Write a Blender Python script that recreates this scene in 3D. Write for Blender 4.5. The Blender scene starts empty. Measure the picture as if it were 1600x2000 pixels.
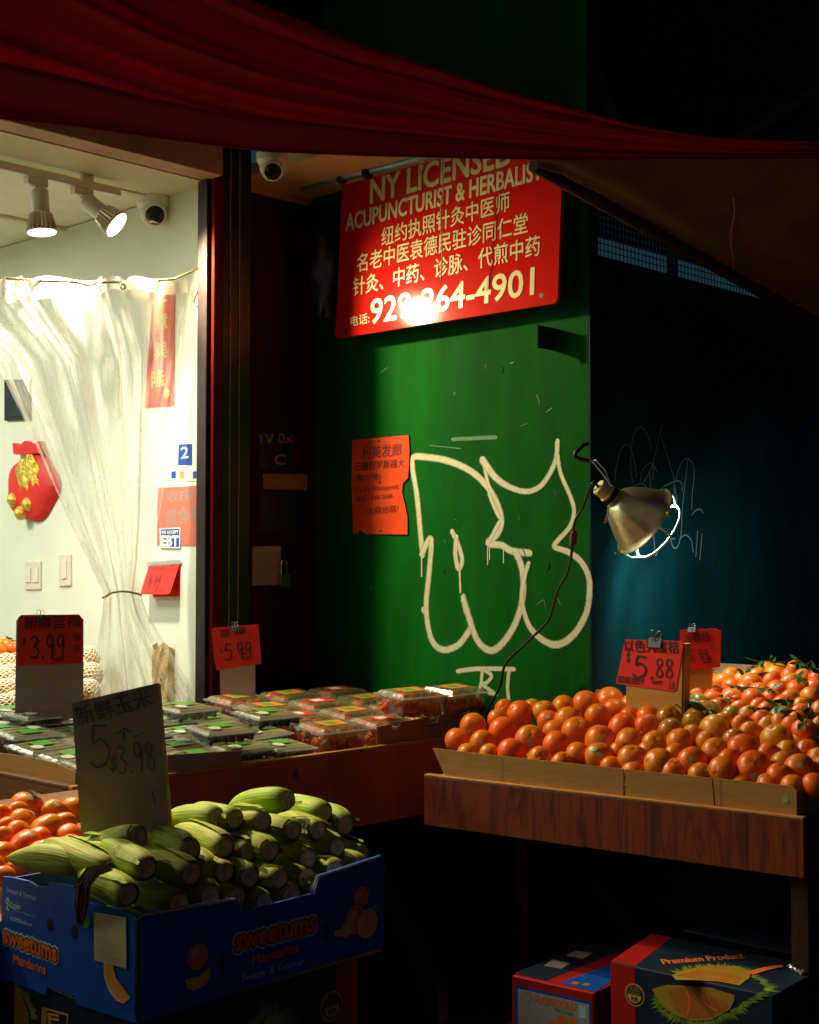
import bpy, math, random
from math import sin, cos, pi, radians, sqrt
from mathutils import Vector, Matrix
random.seed(7)
sc = bpy.context.scene
COL = sc.collection
# ------------------------------------------------------------------ camera, world, fill, exposure
CAM = Vector((0, 0, 1.5)); YAW = radians(43.9); PITCH = radians(2.11); FPX = 2715.0
cd = bpy.data.cameras.new('camera'); cam = bpy.data.objects.new('camera', cd); COL.objects.link(cam)
cam.location = CAM; cam.rotation_euler = (pi/2 + PITCH, 0, YAW - pi/2)
cd.sensor_fit = 'VERTICAL'; cd.sensor_height = 36; cd.sensor_width = 28.8; cd.lens = FPX*36/2000
cd.clip_start = .05; cd.clip_end = 400
sc.camera = cam
w = bpy.data.worlds.new('World'); sc.world = w; w.use_nodes = True
wn = w.node_tree; bg = wn.nodes['Background']
sky = wn.nodes.new('ShaderNodeTexSky'); sky.sky_type = 'NISHITA'; sky.sun_disc = False
sky.sun_elevation = radians(-2.0); sky.sun_rotation = radians(20)
tint = wn.nodes.new('ShaderNodeMixRGB'); tint.blend_type = 'MULTIPLY'; tint.inputs[0].default_value = 1; tint.inputs[2].default_value = (.28, .72, 1.0, 1)
wn.links.new(sky.outputs[0], tint.inputs[1]); wn.links.new(tint.outputs[0], bg.inputs[0]); bg.inputs[1].default_value = 0.12
# one very dim street-side sun lamp: the glow of the street behind the camera
sd = bpy.data.lights.new('street_glow', 'SUN'); so = bpy.data.objects.new('street_glow', sd); COL.objects.link(so)
sd.energy = 0.075; sd.angle = radians(70); sd.color = (1.0, .66, .46)
so.rotation_euler = (radians(62), 0, YAW - pi/2 + radians(-14))
sc.view_settings.view_transform = 'Standard'; sc.view_settings.look = 'None'
sc.view_settings.exposure = 0.0; sc.view_settings.gamma = 1
sc.render.engine = 'CYCLES'
sc.cycles.transparent_max_bounces = 32; sc.cycles.max_bounces = 7; sc.cycles.use_denoising = True; sc.cycles.caustics_reflective = False; sc.cycles.caustics_refractive = False
sc.cycles.sample_clamp_indirect = 2

# ------------------------------------------------------------------ photo geometry: a pixel becomes a ray, a ray meets a real plane
fw = Vector((cos(YAW)*cos(PITCH), sin(YAW)*cos(PITCH), sin(PITCH)))
rt = Vector((sin(YAW), -cos(YAW), 0)); up = rt.cross(fw)
FLAT = Vector((cos(YAW), sin(YAW), 0))
def ray(px, py): return fw + rt*((px-800)/FPX) + up*((1000-py)/FPX)
def at_x(px, py, X): d = ray(px, py); return CAM + d*((X-CAM.x)/d.x)
def at_y(px, py, Y): d = ray(px, py); return CAM + d*((Y-CAM.y)/d.y)
def at_z(px, py, Z): d = ray(px, py); return CAM + d*((Z-CAM.z)/d.z)
def at_d(px, py, D): return CAM + ray(px, py)*D

class Frame:
    """A flat face in the place: origin, axes along it, normal towards the viewer."""
    def __init__(s, o, ex, ey):
        s.o = Vector(o); s.ex = Vector(ex).normalized(); s.ey = Vector(ey).normalized(); s.n = s.ex.cross(s.ey).normalized()
    def uv(s, px, py):
        d = ray(px, py); t = (s.o-CAM).dot(s.n)/d.dot(s.n); p = CAM + d*t - s.o
        return (p.dot(s.ex), p.dot(s.ey))
    def pt(s, u, v, off=0): return s.o + s.ex*u + s.ey*v + s.n*off
    def px(s, px, py, off=0): u, v = s.uv(px, py); return s.pt(u, v, off)
def wall_x(X): return Frame((X, 0, 0), (0, -1, 0), (0, 0, 1))     # a face looking towards -x
def wall_y(Y): return Frame((0, Y, 0), (1, 0, 0), (0, 0, 1))      # a face looking towards -y

# ------------------------------------------------------------------ mesh helper
class MB:
    def __init__(s): s.v = []; s.f = []; s.uv = {}
    def add(s, vs, fs, uvs=None):
        b = len(s.v); s.v += [Vector(p) for p in vs]
        for i, f in enumerate(fs):
            if uvs: s.uv[len(s.f)] = uvs[i]
            s.f.append([b+k for k in f])
        return s
    def box(s, lo, hi, M=None):
        x0, y0, z0 = lo; x1, y1, z1 = hi
        vs = [Vector(p) for p in ((x0,y0,z0),(x1,y0,z0),(x1,y1,z0),(x0,y1,z0),(x0,y0,z1),(x1,y0,z1),(x1,y1,z1),(x0,y1,z1))]
        if M is not None: vs = [M @ p for p in vs]
        return s.add(vs, [(3,2,1,0),(4,5,6,7),(0,1,5,4),(1,2,6,5),(2,3,7,6),(3,0,4,7)])
    def tube(s, pts, r, n=8, cap=True):
        pts = [Vector(p) for p in pts]; N = len(pts)
        rs = r if isinstance(r, (list, tuple)) else [r]*N
        vs = []; t0 = (pts[1]-pts[0]).normalized()
        a = t0.orthogonal().normalized()
        for i, p in enumerate(pts):
            t = (pts[min(i+1, N-1)] - pts[max(i-1, 0)]).normalized()
            a = (a - t*a.dot(t)).normalized(); b = t.cross(a)
            vs += [p + (a*cos(2*pi*k/n) + b*sin(2*pi*k/n))*rs[i] for k in range(n)]
        fs = [(i*n+k, i*n+(k+1) % n, (i+1)*n+(k+1) % n, (i+1)*n+k) for i in range(N-1) for k in range(n)]
        if cap: fs += [tuple(range(n-1, -1, -1)), tuple((N-1)*n+k for k in range(n))]
        return s.add(vs, fs)
    def lathe(s, prof, o, axis, n=32, cap0=False, cap1=False):
        """prof: (radius, distance along axis)"""
        o = Vector(o); ax = Vector(axis).normalized(); a = ax.orthogonal().normalized(); b = ax.cross(a)
        vs = [o + ax*h + (a*cos(2*pi*k/n)+b*sin(2*pi*k/n))*r for r, h in prof for k in range(n)]
        N = len(prof)
        fs = [(i*n+k, i*n+(k+1) % n, (i+1)*n+(k+1) % n, (i+1)*n+k) for i in range(N-1) for k in range(n)]
        if cap0: fs.append(tuple(range(n-1, -1, -1)))
        if cap1: fs.append(tuple((N-1)*n+k for k in range(n)))
        return s.add(vs, fs)
    def prism(s, pts, F, off0, off1):
        """a flat outline (u,v) on a face, given thickness"""
        n = len(pts)
        vs = [F.pt(u, v, off0) for u, v in pts] + [F.pt(u, v, off1) for u, v in pts]
        return s.add(vs, [tuple(range(n-1, -1, -1)), tuple(range(n, 2*n))] + [(k, (k+1) % n, n+(k+1) % n, n+k) for k in range(n)])
    def ball(s, c, r, nu=16, nv=10, fn=None, M=None):
        c = Vector(c); vs = []
        for i in range(nv+1):
            th = pi*i/nv
            for k in range(nu):
                ph = 2*pi*k/nu; d = Vector((sin(th)*cos(ph), sin(th)*sin(ph), cos(th)))
                p = d*(fn(th, ph) if fn else 1.0)
                if M is not None: p = M @ p
                vs.append(c + p*r)
        return s.add(vs, [(i*nu+k, (i+1)*nu+k, (i+1)*nu+(k+1) % nu, i*nu+(k+1) % nu) for i in range(nv) for k in range(nu)])
    def grid(s, fn, nu, nv):
        vs = [fn(i/nu, j/nv) for j in range(nv+1) for i in range(nu+1)]
        fs = []; uvs = []
        for j in range(nv):
            for i in range(nu):
                a = j*(nu+1)+i; fs.append((a, a+1, a+nu+2, a+nu+1))
                uvs.append([(i/nu, j/nv), ((i+1)/nu, j/nv), ((i+1)/nu, (j+1)/nv), (i/nu, (j+1)/nv)])
        return s.add(vs, fs, uvs)
    def build(s, name, mat, parent=None, smooth=False, bevel=0, solid=0):
        o3 = origin(parent)
        me = bpy.data.meshes.new(name)
        me.from_pydata([p-o3 for p in s.v], [], s.f)
        if s.uv:
            ul = me.uv_layers.new(name='UVMap')
            for p in me.polygons:
                if p.index in s.uv:
                    for q, li in enumerate(p.loop_indices): ul.data[li].uv = s.uv[p.index][q]
        me.validate(); me.update()
        if mat: me.materials.append(mat)
        if smooth: me.polygons.foreach_set('use_smooth', [True]*len(me.polygons))
        o = bpy.data.objects.new(name, me); COL.objects.link(o)
        if parent: o.parent = parent
        if solid:
            m = o.modifiers.new('solid', 'SOLIDIFY'); m.thickness = solid; m.offset = 0
        if bevel:
            m = o.modifiers.new('bevel', 'BEVEL'); m.width = bevel; m.segments = 2; m.limit_method = 'ANGLE'
        return o
def origin(o):
    p = Vector((0, 0, 0))
    while o is not None: p = p + Vector(o.location); o = o.parent
    return p
def thing(name, label, cat, loc=(0,0,0), group=None):
    o = bpy.data.objects.new(name, None); COL.objects.link(o); o.location = loc; o.empty_display_size = .05
    o['label'] = label; o['category'] = cat
    if group: o['group'] = group
    return o
def tag(o, label, cat, group=None):
    o['label'] = label; o['category'] = cat
    if group: o['group'] = group
    return o
def kind(o, k): o['kind'] = k; return o
def clone(root, label=None, group=None):
    r = root.copy(); COL.objects.link(r)
    if label: r['label'] = label
    if group: r['group'] = group
    for ch in list(root.children):
        c = ch.copy(); COL.objects.link(c); c.parent = r
        for g in list(ch.children):
            d = g.copy(); COL.objects.link(d); d.parent = c
    return r

# ------------------------------------------------------------------ materials
def lin(r, g, b):
    f = lambda c: (c/255/12.92) if c/255 <= .04045 else ((c/255+.055)/1.055)**2.4
    return (f(r), f(g), f(b))
def pmat(name, col, rough=.6, var=.18, scale=8, bump=0, bscale=80, metal=0, spec=.5, stretch=(1,1,1), col2=None, rnd=0, coat=0, coords='Object', detail=5):
    m = bpy.data.materials.new(name); m.use_nodes = True; nt = m.node_tree; N = nt.nodes; L = nt.links
    b = N['Principled BSDF']; b.inputs['Roughness'].default_value = rough; b.inputs['Metallic'].default_value = metal
    b.inputs['Specular IOR Level'].default_value = spec; b.inputs['Coat Weight'].default_value = coat
    tc = N.new('ShaderNodeTexCoord'); mp = N.new('ShaderNodeMapping'); mp.inputs['Scale'].default_value = stretch
    L.new(tc.outputs[coords], mp.inputs[0])
    nz = N.new('ShaderNodeTexNoise'); nz.inputs['Scale'].default_value = scale; nz.inputs['Detail'].default_value = detail; nz.inputs['Roughness'].default_value = .6
    L.new(mp.outputs[0], nz.inputs['Vector'])
    rp = N.new('ShaderNodeValToRGB'); e = rp.color_ramp.elements
    c1 = [max(0, c*(1-var)) for c in col]; c2 = list(col2) if col2 else [min(1, c*(1+var)) for c in col]
    e[0].position = .32; e[1].position = .68; e[0].color = (*c1, 1); e[1].color = (*c2, 1)
    L.new(nz.outputs[0], rp.inputs[0]); out = rp.outputs[0]
    if rnd:
        oi = N.new('ShaderNodeObjectInfo'); hs = N.new('ShaderNodeHueSaturation')
        mr = N.new('ShaderNodeMapRange'); mr.inputs[3].default_value = .5-rnd*.35; mr.inputs[4].default_value = .5+rnd
        L.new(oi.outputs['Random'], mr.inputs[0]); L.new(mr.outputs[0], hs.inputs['Hue'])
        mr2 = N.new('ShaderNodeMapRange'); mr2.inputs[3].default_value = 1.12; mr2.inputs[4].default_value = .84
        L.new(oi.outputs['Random'], mr2.inputs[0]); L.new(mr2.outputs[0], hs.inputs['Value'])
        L.new(out, hs.inputs['Color']); out = hs.outputs[0]
    L.new(out, b.inputs['Base Color'])
    if bump:
        n2 = N.new('ShaderNodeTexNoise'); n2.inputs['Scale'].default_value = bscale; n2.inputs['Detail'].default_value = 4
        L.new(mp.outputs[0], n2.inputs['Vector'])
        bp = N.new('ShaderNodeBump'); bp.inputs['Strength'].default_value = bump; bp.inputs['Distance'].default_value = .004
        L.new(n2.outputs[0], bp.inputs['Height']); L.new(bp.outputs[0], b.inputs['Normal'])
    m['bsdf'] = b.name
    return m
def emat(name, col, s):
    m = bpy.data.materials.new(name); m.use_nodes = True; nt = m.node_tree
    e = nt.nodes.new('ShaderNodeEmission'); e.inputs[0].default_value = (*col, 1); e.inputs[1].default_value = s
    nt.links.new(e.outputs[0], nt.nodes['Material Output'].inputs[0]); return m
def scuffed(name, col, scuff, amount=.62, scale=14, stretch=(1,1,.25), rough=.75, bump=.30, dark=.55):
    """Old paint: streaks along the grain, pale scuffs and chips with shapes of their own."""
    m = pmat(name, col, rough, .22, 5, bump, 45, stretch=(1,1,.3), spec=.07); nt = m.node_tree; N = nt.nodes; L = nt.links
    b = N['Principled BSDF']; src = b.inputs['Base Color'].links[0].from_socket
    tc = N.new('ShaderNodeTexCoord'); mp = N.new('ShaderNodeMapping'); mp.inputs['Scale'].default_value = stretch; L.new(tc.outputs['Object'], mp.inputs[0])
    n = N.new('ShaderNodeTexNoise'); n.inputs['Scale'].default_value = scale; n.inputs['Detail'].default_value = 12; n.inputs['Roughness'].default_value = .72; L.new(mp.outputs[0], n.inputs['Vector'])
    r = N.new('ShaderNodeValToRGB'); r.color_ramp.elements[0].position = amount; r.color_ramp.elements[1].position = amount+.09; L.new(n.outputs[0], r.inputs[0])
    mx = N.new('ShaderNodeMixRGB'); mx.inputs[2].default_value = (*scuff, 1); L.new(src, mx.inputs[1])
    ml = N.new('ShaderNodeMath'); ml.operation = 'MULTIPLY'; ml.inputs[1].default_value = .55; L.new(r.outputs[0], ml.inputs[0]); L.new(ml.outputs[0], mx.inputs[0])
    n3 = N.new('ShaderNodeTexNoise'); n3.inputs['Scale'].default_value = 2.2; n3.inputs['Detail'].default_value = 6; L.new(mp.outputs[0], n3.inputs['Vector'])
    r3 = N.new('ShaderNodeValToRGB'); r3.color_ramp.elements[0].position = .38; r3.color_ramp.elements[0].color = (dark, dark, dark, 1); r3.color_ramp.elements[1].position = .62
    L.new(n3.outputs[0], r3.inputs[0])
    mu = N.new('ShaderNodeMixRGB'); mu.blend_type = 'MULTIPLY'; mu.inputs[0].default_value = 1; L.new(mx.outputs[0], mu.inputs[1]); L.new(r3.outputs[0], mu.inputs[2])
    L.new(mu.outputs[0], b.inputs['Base Color']); return m
def wood(name, c1, c2, rough=.5, stretch=(1,1,.12), scale=22, warp=1.6):
    m = pmat(name, c1, rough, .1, scale, .25, 60, stretch=stretch, col2=c2, detail=9)
    m.node_tree.nodes['Noise Texture'].inputs['Distortion'].default_value = warp
    e = m.node_tree.nodes['Color Ramp'].color_ramp.elements; e[0].position = .34; e[1].position = .52
    return m
def clear(name, tint=(.93,.96,.93), gloss=.10, rough=.12, haze=.04, hcol=(.8,.85,.8)):
    """clear thin plastic: lets light straight through, with gloss at the surface"""
    m = bpy.data.materials.new(name); m.use_nodes = True; nt = m.node_tree; N = nt.nodes; L = nt.links; N.remove(N['Principled BSDF'])
    t = N.new('ShaderNodeBsdfTransparent'); t.inputs[0].default_value = (*tint, 1)
    g = N.new('ShaderNodeBsdfGlossy'); g.inputs['Roughness'].default_value = rough
    d = N.new('ShaderNodeBsdfTranslucent'); d.inputs[0].default_value = (*hcol, 1)
    d2 = N.new('ShaderNodeBsdfDiffuse'); d2.inputs[0].default_value = (*hcol, 1)
    md = N.new('ShaderNodeMixShader'); L.new(d.outputs[0], md.inputs[1]); L.new(d2.outputs[0], md.inputs[2])
    lw = N.new('ShaderNodeLayerWeight'); lw.inputs[0].default_value = .5
    ma = N.new('ShaderNodeMath'); ma.operation = 'MULTIPLY_ADD'; ma.inputs[1].default_value = .40; ma.inputs[2].default_value = gloss; pw_ = N.new('ShaderNodeMath'); pw_.operation = 'POWER'; pw_.inputs[1].default_value = 2.5; L.new(lw.outputs['Facing'], pw_.inputs[0]); L.new(pw_.outputs[0], ma.inputs[0])
    m1 = N.new('ShaderNodeMixShader'); m1.inputs[0].default_value = haze; L.new(t.outputs[0], m1.inputs[1]); L.new(md.outputs[0], m1.inputs[2])
    m2 = N.new('ShaderNodeMixShader'); L.new(ma.outputs[0], m2.inputs[0]); L.new(m1.outputs[0], m2.inputs[1]); L.new(g.outputs[0], m2.inputs[2])
    L.new(m2.outputs[0], N['Material Output'].inputs[0])
    tc = N.new('ShaderNodeTexCoord'); nz = N.new('ShaderNodeTexNoise'); nz.inputs['Scale'].default_value = 38; L.new(tc.outputs['Object'], nz.inputs['Vector'])
    bp = N.new('ShaderNodeBump'); bp.inputs['Strength'].default_value = .35; bp.inputs['Distance'].default_value = .004; L.new(nz.outputs[0], bp.inputs['Height']); L.new(bp.outputs[0], g.inputs['Normal'])
    m['haze_node'] = m1.name
    return m
def translucent_cloth(name, c1, c2, trans=.5, scale=3, stretch=(1,1,1)):
    m = pmat(name, c1, .8, .15, scale, .1, 300, col2=c2, spec=.1, stretch=stretch); nt = m.node_tree; N = nt.nodes; L = nt.links
    b = N['Principled BSDF']; t = N.new('ShaderNodeBsdfTranslucent'); L.new(b.inputs['Base Color'].links[0].from_socket, t.inputs[0])
    mx = N.new('ShaderNodeMixShader'); mx.inputs[0].default_value = trans; L.new(b.outputs[0], mx.inputs[1]); L.new(t.outputs[0], mx.inputs[2]); L.new(mx.outputs[0], N['Material Output'].inputs[0]); return m
def spray(name, col):
    """spray paint line: solid core, soft speckled edge (uv.x runs across the line)"""
    m = pmat(name, col, .5, .12, 60); nt = m.node_tree; N = nt.nodes; L = nt.links; b = N['Principled BSDF']
    uv = N.new('ShaderNodeUVMap'); sx = N.new('ShaderNodeSeparateXYZ'); L.new(uv.outputs[0], sx.inputs[0])
    a = N.new('ShaderNodeMath'); a.operation = 'SUBTRACT'; a.inputs[1].default_value = .5; L.new(sx.outputs[0], a.inputs[0])
    ab = N.new('ShaderNodeMath'); ab.operation = 'ABSOLUTE'; L.new(a.outputs[0], ab.inputs[0])
    tc = N.new('ShaderNodeTexCoord'); nz = N.new('ShaderNodeTexNoise'); nz.inputs['Scale'].default_value = 260; nz.inputs['Detail'].default_value = 3; L.new(tc.outputs['Object'], nz.inputs['Vector'])
    s = N.new('ShaderNodeMath'); s.operation = 'MULTIPLY_ADD'; s.inputs[1].default_value = .25; L.new(nz.outputs[0], s.inputs[0]); L.new(ab.outputs[0], s.inputs[2])
    mr = N.new('ShaderNodeMapRange'); mr.inputs[1].default_value = .63; mr.inputs[2].default_value = .40; mr.inputs[3].default_value = 0; mr.inputs[4].default_value = 1; L.new(s.outputs[0], mr.inputs[0])
    L.new(mr.outputs[0], b.inputs['Alpha']); return m

M = {}
M['green'] = scuffed('green_paint', (.0025,.112,.008), (.014,.18,.024), .67, 16)
M['blue'] = scuffed('blue_paint', (.005,.060,.075), (.02,.095,.105), .66, 10, rough=.5)
M['cream'] = pmat('cream_wall', (.78,.83,.69), .6, .03, 6, .06, 60)
M['cream_trim'] = pmat('cream_trim', (.62,.56,.36), .6, .05, 6)
M['tile'] = pmat('ceiling_tile', (.76,.74,.56), .85, .05, 12, .5, 120, col2=(.82,.80,.62))
M['tan'] = pmat('tan_lintel', (.42,.24,.14), .6, .12, 6, .1)
M['soffit'] = pmat('soffit', (.52,.36,.15), .6, .12, 4, .1)
M['maroon'] = scuffed('maroon_paint', (.055,.008,.007), (.10,.03,.02), .66, 12, rough=.5)
M['redpaint'] = scuffed('red_post_paint', (.15,.012,.006), (.04,.010,.007), .58, 20, stretch=(1,1,.15), rough=.35)
M['purple'] = pmat('dark_purple_paint', (.022,.009,.011), .5, .3, 15)
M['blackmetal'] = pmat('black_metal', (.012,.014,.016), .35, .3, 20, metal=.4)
M['brass_glint'] = pmat('brass_and_glint', (.40,.30,.09), .5, .3, 20, metal=.3)
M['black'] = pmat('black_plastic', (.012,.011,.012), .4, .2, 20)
M['white'] = pmat('white_plastic', (.78,.76,.68), .4, .03, 10)
M['ivory'] = pmat('ivory_plastic', (.74,.70,.52), .35, .03, 10)
M['glassdark'] = pmat('camera_lens', (.02,.022,.025), .08, .1, 10, coat=.6)
M['chrome'] = pmat('steel', (.6,.58,.52), .25, .1, 20, metal=1)
M['alu'] = pmat('spun_aluminium', (.92,.80,.52), .30, .16, 30, .14, 60, metal=.85, stretch=(1,1,1))
M['signred'] = pmat('sign_red', (.56,.014,.009), .075, .06, 5, .02, 30, spec=.6, coat=.0)
M['signtext'] = pmat('sign_lettering', (.74,.66,.34), .25, .05, 10)
M['paperred'] = pmat('red_paper', (.76,.030,.022), .65, .07, 12, .1, 30, spec=.25)
M['paperorange'] = pmat('orange_paper', (.80,.070,.009), .65, .14, 10, .2, 26, spec=.25)
M['paperpink'] = pmat('salmon_paper', (.86,.16,.10), .55, .05, 10, .1, 30)
M['ink'] = pmat('marker_ink', (.010,.007,.008), .4, .3, 40)
M['pencil'] = pmat('worn_marker', (.13,.095,.085), .6, .5, 60)
M['inkred'] = pmat('dark_red_ink', (.16,.008,.008), .5, .3, 40)
M['card'] = pmat('cardboard', (.44,.225,.042), .8, .10, 14, .2, 80, stretch=(1,1,6))
M['cardgrey'] = pmat('grey_cardboard', (.40,.275,.265), .8, .08, 14, .15, 90)
M['carddark'] = pmat('dull_cardboard', (.40,.18,.07), .8, .15, 12, .2, 80)
M['corrug'] = pmat('cardboard_edge', (.60,.42,.18), .85, .25, 90)
M['terracotta'] = scuffed('terracotta_paint', (.58,.15,.060), (.6,.28,.14), .68, 9, rough=.55, dark=.72)
M['boardlip'] = pmat('worn_board_edge', (.50,.22,.05), .5, .2, 25)
M['plywood'] = wood('red_plywood', (.075,.012,.003), (.22,.038,.007), .5, (1,1,.13), 30)
M['timber'] = wood('timber', (.050,.021,.009), (.022,.009,.005), .7)
M['honeywood'] = wood('honey_wood', (.27,.10,.014), (.18,.062,.009), .5, stretch=(1,.15,1))
M['peel'] = pmat('orange_peel', (.83,.125,.004), .31, .12, 9, .13, 20, rnd=.03, spec=.4, col2=(.83,.175,.008))
M['peelgreen'] = pmat('greening_peel', (.30,.20,.006), .24, .3, 7, .10, 20, rnd=.02, col2=(.66,.15,.010))
M['mandarin'] = pmat('mandarin_peel', (.84,.165,.012), .32, .10, 9, .14, 18, spec=.42, rnd=.022, col2=(.84,.16,.018))
M['mandaringreen'] = pmat('green_mandarin_peel', (.22,.24,.015), .28, .3, 7, .12, 18, rnd=.02, col2=(.55,.28,.03))
M['persimmon'] = pmat('persimmon_skin', (.80,.12,.004), .28, .12, 5, .03, 40, rnd=.02, spec=.3, col2=(.80,.17,.008))
M['scar'] = pmat('stem_scar', (.20,.15,.035), .7, .4, 60)
M['calyx'] = pmat('dry_calyx', (.10,.07,.03), .8, .4, 40)
M['sticker'] = pmat('fruit_sticker', (.62,.58,.36), .35, .25, 9, col2=(.40,.40,.20))
M['leaf'] = pmat('citrus_leaf', (.030,.13,.022), .35, .35, 30, .2, 90, rnd=.02)
M['plastic'] = clear('clear_plastic', (.90,.94,.88), .10, .14, .08, (.72,.76,.58))
M['sleeve'] = clear('clear_sleeve', (.97,.97,.95), .02, .3, .05, (.8,.8,.7))
M['lidhazy'] = clear('fogged_lid', (.90,.94,.86), .20, .20, .70, (.82,.78,.40))
M['lidclear'] = clear('clear_lid', (.93,.95,.90), .14, .16, .30, (.80,.76,.40))
M['plasticrim'] = clear('plastic_rim', (.90,.94,.92), .30, .14, .5, (.86,.92,.92))
M['blueberry'] = pmat('blueberry_skin', (.030,.040,.070), .4, .5, 90, col2=(.13,.15,.21))
M['strawberry'] = pmat('strawberry_skin', (.82,.06,.018), .3, .15, 30, .4, 160, col2=(.85,.14,.03))
M['strawgreen'] = pmat('strawberry_leaf', (.16,.36,.05), .6, .3, 50)
M['labelgreen'] = pmat('green_label', (.11,.42,.03), .4, .06, 10)
M['labelwhite'] = pmat('white_label', (.80,.82,.70), .4, .04, 10)
M['labelorange'] = pmat('orange_label', (.80,.30,.03), .4, .06, 10)
M['labelred'] = pmat('red_label', (.75,.06,.02), .4, .06, 10)
M['boxblue'] = pmat('blue_carton', (.006,.085,.46), .55, .10, 5, .08, 40, spec=.2)
M['boxnavy'] = pmat('navy_carton', (.010,.022,.045), .4, .2, 6, .08, 40)
M['boxred'] = pmat('red_carton', (.40,.010,.008), .42, .1, 6)
M['boxwhite'] = pmat('carton_white', (.36,.36,.36), .5, .04, 10)
M['boxlight'] = pmat('carton_pale_blue', (.42,.66,.80), .5, .04, 10)
M['boxorange'] = pmat('carton_orange', (.80,.17,.02), .45, .08, 10)
M['boxpeach'] = pmat('carton_peach', (.80,.40,.16), .5, .12, 14)
M['boxsegment'] = pmat('carton_segment', (.80,.33,.04), .5, .1, 14)
M['boxbrown'] = pmat('carton_brown', (.16,.035,.02), .5, .1, 10)
M['boxgreen'] = pmat('carton_green', (.03,.35,.05), .5, .2, 20)
M['boxgold'] = pmat('carton_gold', (.62,.36,.09), .4, .15, 20)
M['durflesh'] = pmat('printed_flesh', (.42,.34,.025), .45, .2, 12, col2=(.44,.20,.02))
M['durseed'] = pmat('printed_pulp', (.46,.12,.012), .45, .15, 9, col2=(.46,.20,.025))
M['durgreen'] = pmat('printed_spikes', (.16,.26,.03), .5, .4, 40)
M['labelpaper'] = pmat('delivery_label', (.58,.50,.24), .6, .05, 14)
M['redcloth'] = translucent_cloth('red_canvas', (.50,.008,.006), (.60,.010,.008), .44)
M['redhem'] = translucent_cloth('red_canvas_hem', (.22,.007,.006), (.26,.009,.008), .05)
M['brownsheet'] = translucent_cloth('brown_tarp', (.17,.085,.030), (.22,.115,.040), .12, 6)
M['pole'] = pmat('galvanised_pole', (.22,.32,.36), .4, .25, 20, metal=.6)
M['darkpole'] = pmat('dark_pole', (.05,.055,.05), .5, .3, 20, metal=.3)
M['net'] = pmat('blue_netting', (.10,.35,.65), .7, .2, 20)
M['asphalt'] = pmat('pavement', (.022,.021,.020), .9, .25, 6, .3)
M['floor'] = pmat('shop_tiles', (.35,.32,.26), .4, .15, 5)
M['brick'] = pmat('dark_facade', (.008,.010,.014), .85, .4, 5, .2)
M['foam'] = pmat('foam_net', (.80,.77,.62), .7, .04, 30)
M['paperbag'] = pmat('kraft_paper', (.50,.33,.12), .75, .12, 8, .5, 24)
M['pouchred'] = pmat('red_velvet', (.75,.02,.012), .55, .15, 14, .2, 60)
M['gold'] = pmat('gold_glitter', (.80,.55,.10), .3, .35, 120, .8, 300, metal=.8)
M['goldpaint'] = pmat('gold_ink', (.78,.58,.06), .35, .12, 40)
M['ebtblue'] = pmat('card_blue', (.015,.06,.35), .4, .06, 10)
M['string'] = pmat('twine', (.42,.36,.14), .7, .2, 60)
M['spraywhite'] = spray('cream_spray', (.62,.63,.45))
M['chalk'] = spray('chalk_line', (.24,.36,.44))
M['chip'] = spray('chipped_paint', (.012,.03,.012))
M['chalkpale'] = spray('scuff_line', (.05,.20,.06))
M['lampglow'] = emat('lit_lamp_face', (1.0, .93, .66), 14)
M['coolglow'] = emat('lit_cool_bulb', (.70, 1.0, .93), 60)
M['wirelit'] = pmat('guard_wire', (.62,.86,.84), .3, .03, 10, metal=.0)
M['tubeglow'] = emat('ceiling_panel_glow', (1.0, .95, .78), 4)
M['cable'] = pmat('black_cable', (.010,.010,.010), .45, .2, 30)
M['redcable'] = pmat('maroon_switch', (.10,.02,.012), .4, .2, 30)
M['purpleband'] = pmat('blue_plastic_bag', (.05,.06,.14), .3, .3, 12, .5, 30)

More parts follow.
